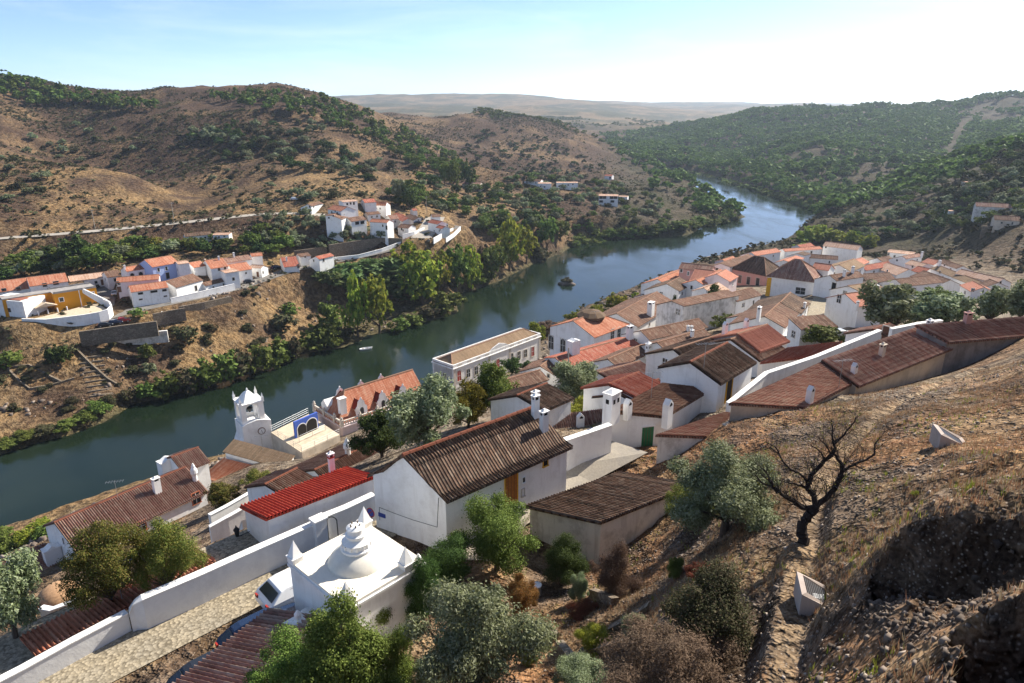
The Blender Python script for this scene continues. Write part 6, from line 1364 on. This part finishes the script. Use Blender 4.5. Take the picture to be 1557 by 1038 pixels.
def stones(n,az0,az1,r0,r1,fn,seed,s0,s1,name,label,mat):
    P=field(n,az0,az1,r0,r1,fn,seed,.7);rg=np.random.default_rng(seed);n=len(P)
    c=np.array([(x,y,z) for x in(-1,1) for y in(-1,1) for z in(-1,1)],float);f=np.array([(0,1,3,2),(4,6,7,5),(0,4,5,1),(2,3,7,6),(0,2,6,4),(1,5,7,3)])
    S=rg.uniform(.4,1,(n,1,3))*(s0+(s1-s0)*rg.random((n,1,1))**3);V=c[None]*rg.uniform(.45,1,(n,8,3))*S;a=rg.random(n)*6.28;t_=rg.normal(size=n)*.5
    X=V[...,0]*np.cos(a)[:,None]-V[...,1]*np.sin(a)[:,None];Y=V[...,0]*np.sin(a)[:,None]+V[...,1]*np.cos(a)[:,None];Z_=V[...,2]+X*np.sin(t_)[:,None]*.6
    V=np.stack([X,Y,Z_],-1)+P[:,None]+np.array([0,0,.2+0.0]);F=(f[None]+np.arange(n)[:,None,None]*8).reshape(-1,4);o=mesh_np(name,V.reshape(-1,3),F,mat);tag(o,label,'stones',kind='stuff');return o
sm=NT('slate_stone',.9,.25);r_=sm.geo().outputs['Random Per Island'];sm.col(sm.ramp(r_,[(0.,(.07,.055,.045)),(.4,(.16,.125,.10)),(.7,(.22,.175,.14)),(1.,(.34,.28,.23))]))
stones(42000,-14,48,9,60,lambda x,y:slope(x,y)*(.12+.88*ss(.45,.6,1-fbm(x/3.5,y/3.5,3,141)))*(1-.9*(seg_dist(x,y,RD['trail'][:,:2],False)<.4)),31,.015,.095,'slope_rubble','loose slate rubble strewn over the slope',sm.m)
sd_=NT('dark_slate',.9,.2);r_=sd_.geo().outputs['Random Per Island'];sd_.col(sd_.ramp(r_,[(0.,(.04,.03,.025)),(.6,(.09,.07,.055)),(1.,(.17,.13,.10))]))
stones(6000,14,48,7,18,lambda x,y:.1+.9*_inpit(x,y),33,.02,.12,'pit_rocks','angular rocks on the dark eroded ledge at the lower right',sd_.m)
stones(9000,-46,14,110,330,lambda x,y:ss(.5,.6,fbm(x/12,y/12,3,241)),32,.25,1.1,'bank_rocks','rocks breaking through the dry slope across the river',sm.m)
# ---------------------------------------------------------------- small things
# boat
p=Z(556,531,0.05);bt=empty('rowing_boat',tuple(p),math.radians(25));tag(bt,'small white boat moored by the poplars','boat')
def hull(s,z0,z1,nn=12):
    a=[];b=[]
    for k in range(nn):
        t=2*math.pi*k/nn;x=math.cos(t);y=math.sin(t);x2=2.3*x*(1.0 if x<0 else 1.08);y2=.85*y*(1-.35*max(0,x)**2);a.append(np.array([x2*.85*s,y2*.7*s,z0]));b.append(np.array([x2*s,y2*s,z1+.12*max(0,x)**2]))
    return a,b
m=MB();a,b=hull(1,-.15,.5);m.prism((a,b),0,False);m.face(a);i1,i2_=hull(.88,.1,.5);m.prism((i1,i2_),0,False);m.face(i1)
for k in range(12): j=(k+1)%12;m.face([b[k],b[j],i2_[j],i2_[k]])
m.build('hull',MT['whitep'],bt);
for x in (-.9,.6): m=MB();m.box((x,0,.36),(.14,0,0),(0,.66,0),(0,0,.05));m.build('bench',MT['brownwood'],bt)
m=MB();m.box((-2.3,0,.2),(.12,0,0),(0,.15,0),(0,0,.6));m.build('outboard_motor',MT['black'],bt)
# rocks in the river
def rock(px,py,sx,sy,sz,label,n=14,rz=0):
    p=Z(px,py,0);rg=np.random.default_rng(int(px));bm=bmesh.new();bmesh.ops.create_icosphere(bm,subdivisions=3,radius=1)
    for v in bm.verts:
        k=1+.35*(vn(np.array([v.co.x*2.1+5]),np.array([v.co.y*2.1+v.co.z*1.7]),int(px))[0]-.5)*2;v.co=Vector((v.co.x*sx*k,v.co.y*sy*k,v.co.z*sz*k))
    me=bpy.data.meshes.new('river_rock');bm.to_mesh(me);bm.free();me.materials.append(sm.m);o=bpy.data.objects.new('river_rock',me);link(o);o.location=tuple(p);o.rotation_euler=(0,0,rz);tag(o,label,'rock');return o
rock(862,432,3.6,2.6,1.6,'small rocky islet with shrubs in midstream');rock(1090,391,8,2.2,.9,'flat rock bar in the river near the town point',rz=.3)
for x,y in ((857,430),(866,431),(862,428)): put('shrub',Z(x,y,.6),4.2,3.0,'shrub growing on the midstream islet','shrubs on the islet')
# concrete light boxes on the slope
def lightbox(px,py,s,rz,label,tilt=.35):
    p=G(px,py);r=empty('projector_box',tuple(p-[0,0,.15]),rz);tag(r,label,'light box');m=MB()
    W2,D2=s*.5,s*.46;h0,h1=s*.68,s*.26       # back high, front low
    def q(x,y,f=1,dz=0): z=h0+(h1-h0)*((x/W2+1)/2);return np.array([x*f,y*f,z+dz])
    o=[q(-W2,-D2),q(W2,-D2),q(W2,D2),q(-W2,D2)];i=[x*np.array([.74,.74,1]) for x in o];b=[x*np.array([1,1,0]) for x in o];ib=[x*np.array([1,1,0])+np.array([0,0,.12]) for x in i]
    for k in range(4):
        j=(k+1)%4;m.face([b[k],b[j],o[j],o[k]]);m.face([o[k],o[j],i[j],i[k]]);m.face([i[k],i[j],ib[j],ib[k]])
    m.face(ib);m.build('concrete_box',CB,r);m=MB()
    for k in range(1,14):
        f=k/14;a=i[0]*(1-f)+i[1]*f;b_=i[3]*(1-f)+i[2]*f;m.tube(a-[0,0,.03],b_-[0,0,.03],.008,None,4);a=i[0]*(1-f)+i[3]*f;b_=i[1]*(1-f)+i[2]*f;m.tube(a-[0,0,.035],b_-[0,0,.035],.008,None,4)
    m.build('wire_grille',MT['metal'],r);m=MB();m.box((0,0,.14),(s*.16,0,0),(0,s*.12,0),(0,0,.28),0,.8);m.build('lamp_housing',MT['metal'],r)
    for sx in (-.87,.87):
        m=MB()
        for k,sy in enumerate((-.87,.87)): m.tube(q(W2*sx,D2*sy)-[0,0,.02],q(W2*sx,D2*sy)+[0,0,.015],.02,None,6)
    return r
CB=wall_mat('pinkish_concrete',(.48,.40,.35),.5,(.30,.24,.20),.5,streak=.4)
lightbox(1243,918,1.15,math.radians(-14),'concrete projector box with wire grille beside the trail')
lightbox(1444,676,1.15,math.radians(-14),'concrete projector box higher on the slope near the right edge')
# bare almond tree traced limb by limb
base=G(1222,826);bd=base[1]*cp-(base[2]-HC)*sp
tr_=empty('bare_tree',tuple(base-[0,0,.2]));tag(tr_,'dark bare almond tree with crooked branches beside the trail','tree');m=MB();rgb=random.Random(4)
def bp(px,py,dd=0): return D(px,py,bd+dd)-np.array(tr_.location)
def limb(pts,r0,r1,twigs=True,lvl=0):
    P_=[bp(*p) for p in pts];n=len(P_)
    F_=[]
    for i in range(n-1):
        for k in range(3): F_.append(P_[i]+(P_[i+1]-P_[i])*k/3+np.array([rgb.uniform(-1,1)*r0*.35 for _ in range(3)])*(0 if (i==0 and k==0) else 1))
    F_.append(P_[-1]);N=len(F_)
    for i in range(N-1): m.tube(F_[i],F_[i+1],(r0+(r1-r0)*i/(N-1))*1.02,r0+(r1-r0)*(i+1)/(N-1),7,cap=True)
    if twigs:
        for i in range(2,N):
            for k in range(3):
                if rgb.random()<.7: twig(F_[i],F_[i]-F_[max(0,i-2)],rgb.uniform(.4,.95),max(.006,(r0+(r1-r0)*i/N)*.22),2)
def twig(p,d,L,r,lv):
    d=d/(np.linalg.norm(d)+1e-6)+np.array([rgb.uniform(-.9,.9),rgb.uniform(-.9,.9),rgb.uniform(-.3,.8)]);d/=np.linalg.norm(d);q=p
    for k in range(3):
        q2=q+d*L/3;m.tube(q,q2,r*(1-.25*k),r*(1-.25*(k+1)),4,cap=False);q=q2;d=d+np.array([rgb.uniform(-.3,.3) for _ in range(3)])+[0,0,.05];d/=np.linalg.norm(d)
        if lv>0 and rgb.random()<.9: twig(q,d,L*.6,r*.5,lv-1)
limb(((1222,832),(1221,812),(1216,800),(1226,785),(1240,772)),.20,.145,False)
limb(((1240,772),(1222,771),(1208,762),(1190,752),(1178,738),(1160,722)),.11,.03);limb(((1190,752),(1176,742),(1160,735),(1148,722)),.05,.02)
limb(((1240,772),(1236,752),(1228,742),(1234,722),(1250,705),(1264,692),(1270,682)),.105,.055);limb(((1228,742),(1214,737),(1198,734)),.06,.02)
limb(((1240,772),(1258,755),(1272,738),(1281,718),(1280,705),(1272,692)),.11,.05)
limb(((1281,716),(1298,706),(1318,698),(1330,690),(1330,675),(1338,665)),.05,.018);limb(((1298,706),(1310,712),(1318,716),(1350,708)),.03,.012)
limb(((1270,682),(1266,668),(1266,655),(1264,640)),.05,.016);limb(((1268,676),(1283,660),(1296,645),(1304,632)),.045,.015)
limb(((1234,735),(1215,720),(1200,712),(1190,700),(1182,688),(1172,680),(1160,684)),.045,.015,);limb(((1190,700),(1180,680),(1165,672),(1150,680)),.03,.012);limb(((1256,700),(1245,684),(1232,676)),.035,.012)
limb(((1182,750),(1172,735),(1166,718),(1150,705)),.035,.012);limb(((1272,692),(1262,688),(1256,676),(1246,668)),.035,.012)
m.build('trunk_and_branches',BARKD,tr_)
rgq=np.random.default_rng(3);C=np.array([bp(1150+rgq.random()*190,640+rgq.random()*110,rgq.uniform(-1,1)) for _ in range(500)]);Nn=rgq.normal(size=C.shape);Nn/=np.linalg.norm(Nn,axis=1)[:,None]
V=quads(C,Nn,.035,.02,rgq);o=mesh_np('leaves',V,np.arange(len(V)).reshape(-1,4),LM['yellow'],tr_)
# street furniture near the chapel
p=Z(568,826,56.0);sg=empty('no_parking_sign',tuple(p));tag(sg,'round blue and red no-parking sign on a post by the large white wall','sign');m=MB();m.tube((0,0,0),(0,0,2.3),.03,None,8);m.build('post',MT['metal'],sg)
nrm3=np.array([-.55,-.83,0.]);nrm3/=np.linalg.norm(nrm3);sx=np.array([nrm3[1],-nrm3[0],0])
def disc(c,r,t,mat,par,nm):
    m=MB();R1=[c+sx*r*math.cos(2*math.pi*k/20)+np.array([0,0,r*math.sin(2*math.pi*k/20)]) for k in range(20)];m.prism((R1,[x+nrm3*t for x in R1]));return m.build(nm,mat,par)
d0=disc(np.array([0,0,2.1])+nrm3*.03,.30,.02,MT['reddoor'],sg,'sign_plate');disc(np.array([0,0,2.1])+nrm3*.052,.24,.006,MT['bluesign'],d0,'blue_disc')
m=MB();a=np.array([0,0,2.1])+nrm3*.064-sx*.16+[0,0,.16];b=np.array([0,0,2.1])+nrm3*.064+sx*.16-[0,0,.16];m.tube(a,b,.028,None,6);m.build('red_bar',MT['reddoor'],d0)
q,ax_,n_=big.wall_hit(581,783);m=MB();pl=empty('street_plate',tuple(q));tag(pl,'small blue street plate on the shaded gable of the large white house','sign');m.box((0,0,-.13)+n_*.02,ax_*.26,n_*.02,(0,0,.26));m.build('plate',MT['bluesign'],pl)
def wire(name,label,pts,r=.012,mat='black',sag=0):
    P_=[np.array(p,float) for p in pts];o=P_[0];rr_=empty(name,tuple(o));tag(rr_,label,'wire');m=MB()
    for a,b in zip(P_[:-1],P_[1:]):
        N=10 if sag else 1;pr=a
        for k in range(1,N+1):
            t=k/N;q=a+(b-a)*t-np.array([0,0,sag*4*t*(1-t)]);m.tube(pr-o,q-o,r,None,5);pr=q
    m.build('cable',MT[mat],rr_);return rr_
G_=[]
for px,py in ((574,789),(577,771),(600,780),(628,790),(665,801),(667,757),(672,754)):
    q,a_,n_=big.wall_hit(px,py);G_.append(q+n_*.02)
wire('wall_cable','black cable looping across the shaded gable of the large white house',G_,.014)
q0=Z(1490,410,D(1490,410,190)[2]);wire('overhead_cable','pale overhead cable rising to the right edge from the last roofs',[D(1492,409,150),D(1560,338,120)],.035,'concrete',1.2)
p=Z(508,826,56.2);rk=empty('bollard_hoop',tuple(p));tag(rk,'black metal hoop on the street beside the chapel roof','hoop');m=MB();pr=None
for k in range(13):
    a=math.pi*k/12;q=np.array([-.28*math.cos(a),.0,1.5+.28*math.sin(a)]);
    if pr is not None:m.tube(pr,q,.03,None,6)
    pr=q
m.tube((-.28,0,0),(-.28,0,1.5),.03);m.tube((.28,0,0),(.28,0,1.5),.03);m.build('hoop_tube',MT['black'],rk)
def lantern(px,py,hs,label,name='wall_lantern'):
    q,ax_,n_=hs.wall_hit(px,py);r=empty(name,tuple(q));tag(r,label,'lantern');m=MB();m.tube((0,0,0),n_*.75,.025);m.tube((0,0,-.35),n_*.6,.02);m.build('bracket',MT['black'],r);c=n_*.75+np.array([0,0,.05]);m=MB();m.lathe(c,[(.10,0),(.17,.4),(.2,.42),(.05,.62),(.03,.72),(0,.73)],6);m.build('lamp_head',MT['black'],r)
lantern(371,800,redh,'black iron wall lantern on the corner of the narrow red roofed house')
# television aerials
def aerial(px,py,hs,hm,label):
    p=hs.on_roof(px,py);r=empty('tv_aerial',tuple(p-[0,0,.2]));tag(r,label,'aerial');m=MB();m.tube((0,0,0),(0,0,hm),.022);m.build('mast',MT['metal'],r);m=MB();m.tube((-.8,-.2,hm-.1),(.8,.2,hm-.1),.014)
    for k in range(7): x=-.75+k*.25;m.tube((x-.08,x*.25+.3,hm-.1),(x+.08,x*.25-.3,hm-.1),.008)
    m.build('antenna',MT['metal'],r)
aerial(1275,590,la,2.6,'television aerial on the lower long hillside roof');aerial(1180,622,la,2.2,'second television aerial on the lower long hillside roof') if 0 else None
aerial(186,912,strip,2.6,'tall white aerial mast on the strip roof behind the parapet')
p=G(865,600,dmin=60);pole(862,622,9,'thin pale pole beside the dark olive in the town','thin_pole',False,d=92)
for i,(hs_,q,l) in enumerate(((yd,(1070,560),'roof of the yellow doorway house'),(hall,(905,490),'orange roof of the civic hall'),(yc,(1215,408),'dark red pyramid roof'),(gd,(990,605),'roof of the green door house'),(pinkb,(1150,400),'dark roof of the large pink building'),(tanh,(400,685),'tan roof below the clock tower'),(long_,(180,760),'long striped riverside roof'))): aerial(*q,hs_,2.4,'television aerial on the '+l)
# wooden railing and steps right of the chapel
a=Z(566,945,57.6);b=Z(603,914,57.9);rl=empty('wooden_railing',tuple(a));tag(rl,'light wooden handrail beside the small tree right of the chapel','railing');m=MB();b_=b-a
m.tube((0,0,.9),b_+[0,0,.9],.045);m.tube((0,0,.5),b_+[0,0,.5],.03)
for f in (0,.5,1): m.tube(b_*f,b_*f+[0,0,.9],.04)
m.build('rails',flat('pale_wood',(.52,.36,.2)),rl)
# garden walls, steps, pots in the little garden
for pts,l in (((( 800,962),(822,966),(845,975)),'low slate wall at the left of the little garden'),(((850,985),(862,1000),(870,1010)),'short lower slate wall in the little garden'),(((925,965),(950,952),(985,930)),'slate terrace edge on the right of the little garden'),(((880,1000),(930,990),(970,978)),'lower slate edge of the little garden'),(((900,905),(920,912),(935,920)),'small slate wall behind the twiggy bush')):
    P_=[G(*q) for q in pts]
    for q in P_: q[2]+=.4
    wall_line('dry_stone_wall',l,P_,.35,.4,'stone',cap=False,foot=.4)
p=G(816,905);pt=empty('water_tank',tuple(p));tag(pt,'small grey and white drum on the garden step','drum');m=MB();m.lathe((0,0,0),[(.0,0),(.22,0),(.24,.1),(.22,.5),(.24,.6),(.0,.62)],14);m.build('drum_body',MT['metal'],pt);m=MB();m.lathe((0,0,.61),[(.25,0),(.25,.05),(0,.09)],14);m.build('lid',MT['whitep'],pt)
# bread oven in the lower left garden
p=G(92,915);ov_=empty('bread_oven',tuple(p));tag(ov_,'domed clay bread oven in the lower left garden','oven');m=MB();m.lathe((0,0,-.3),[(1.5,0),(1.5,.9),(1.3,1.3),(.8,1.7),(0,1.85)],18);m.build('oven_dome',flat('clay',(.40,.24,.13),.95,var=.25),ov_,smooth=True);m=MB();m.box((-.3,-1.35,0),(.5,0,0),(0,.25,0),(0,0,.8));m.build('oven_mouth',MT['terracotta'],ov_)
# blue parking plate, banner
# ---------------------------------------------------------------- haze
hz=MB();lo_,hi_=-6.5,260.0
hz.prism(([np.array([x,y,lo_],float) for x,y in ((-9000,-400),(9000,-400),(9000,9800),(-9000,9800))],[np.array([x,y,hi_],float) for x,y in ((-9000,-400),(9000,-400),(9000,9800),(-9000,9800))]))
hm=bpy.data.materials.new('haze_air');hm.use_nodes=True;hm.node_tree.nodes.clear();vo=hm.node_tree.nodes.new('ShaderNodeVolumePrincipled');ou=hm.node_tree.nodes.new('ShaderNodeOutputMaterial');vo.inputs['Color'].default_value=(.68,.82,1,1);vo.inputs['Density'].default_value=HAZE_D;vo.inputs['Anisotropy'].default_value=.3;hm.node_tree.links.new(vo.outputs[0],ou.inputs['Volume'])
ho=hz.build('haze',hm);tag(ho,kind='stuff')
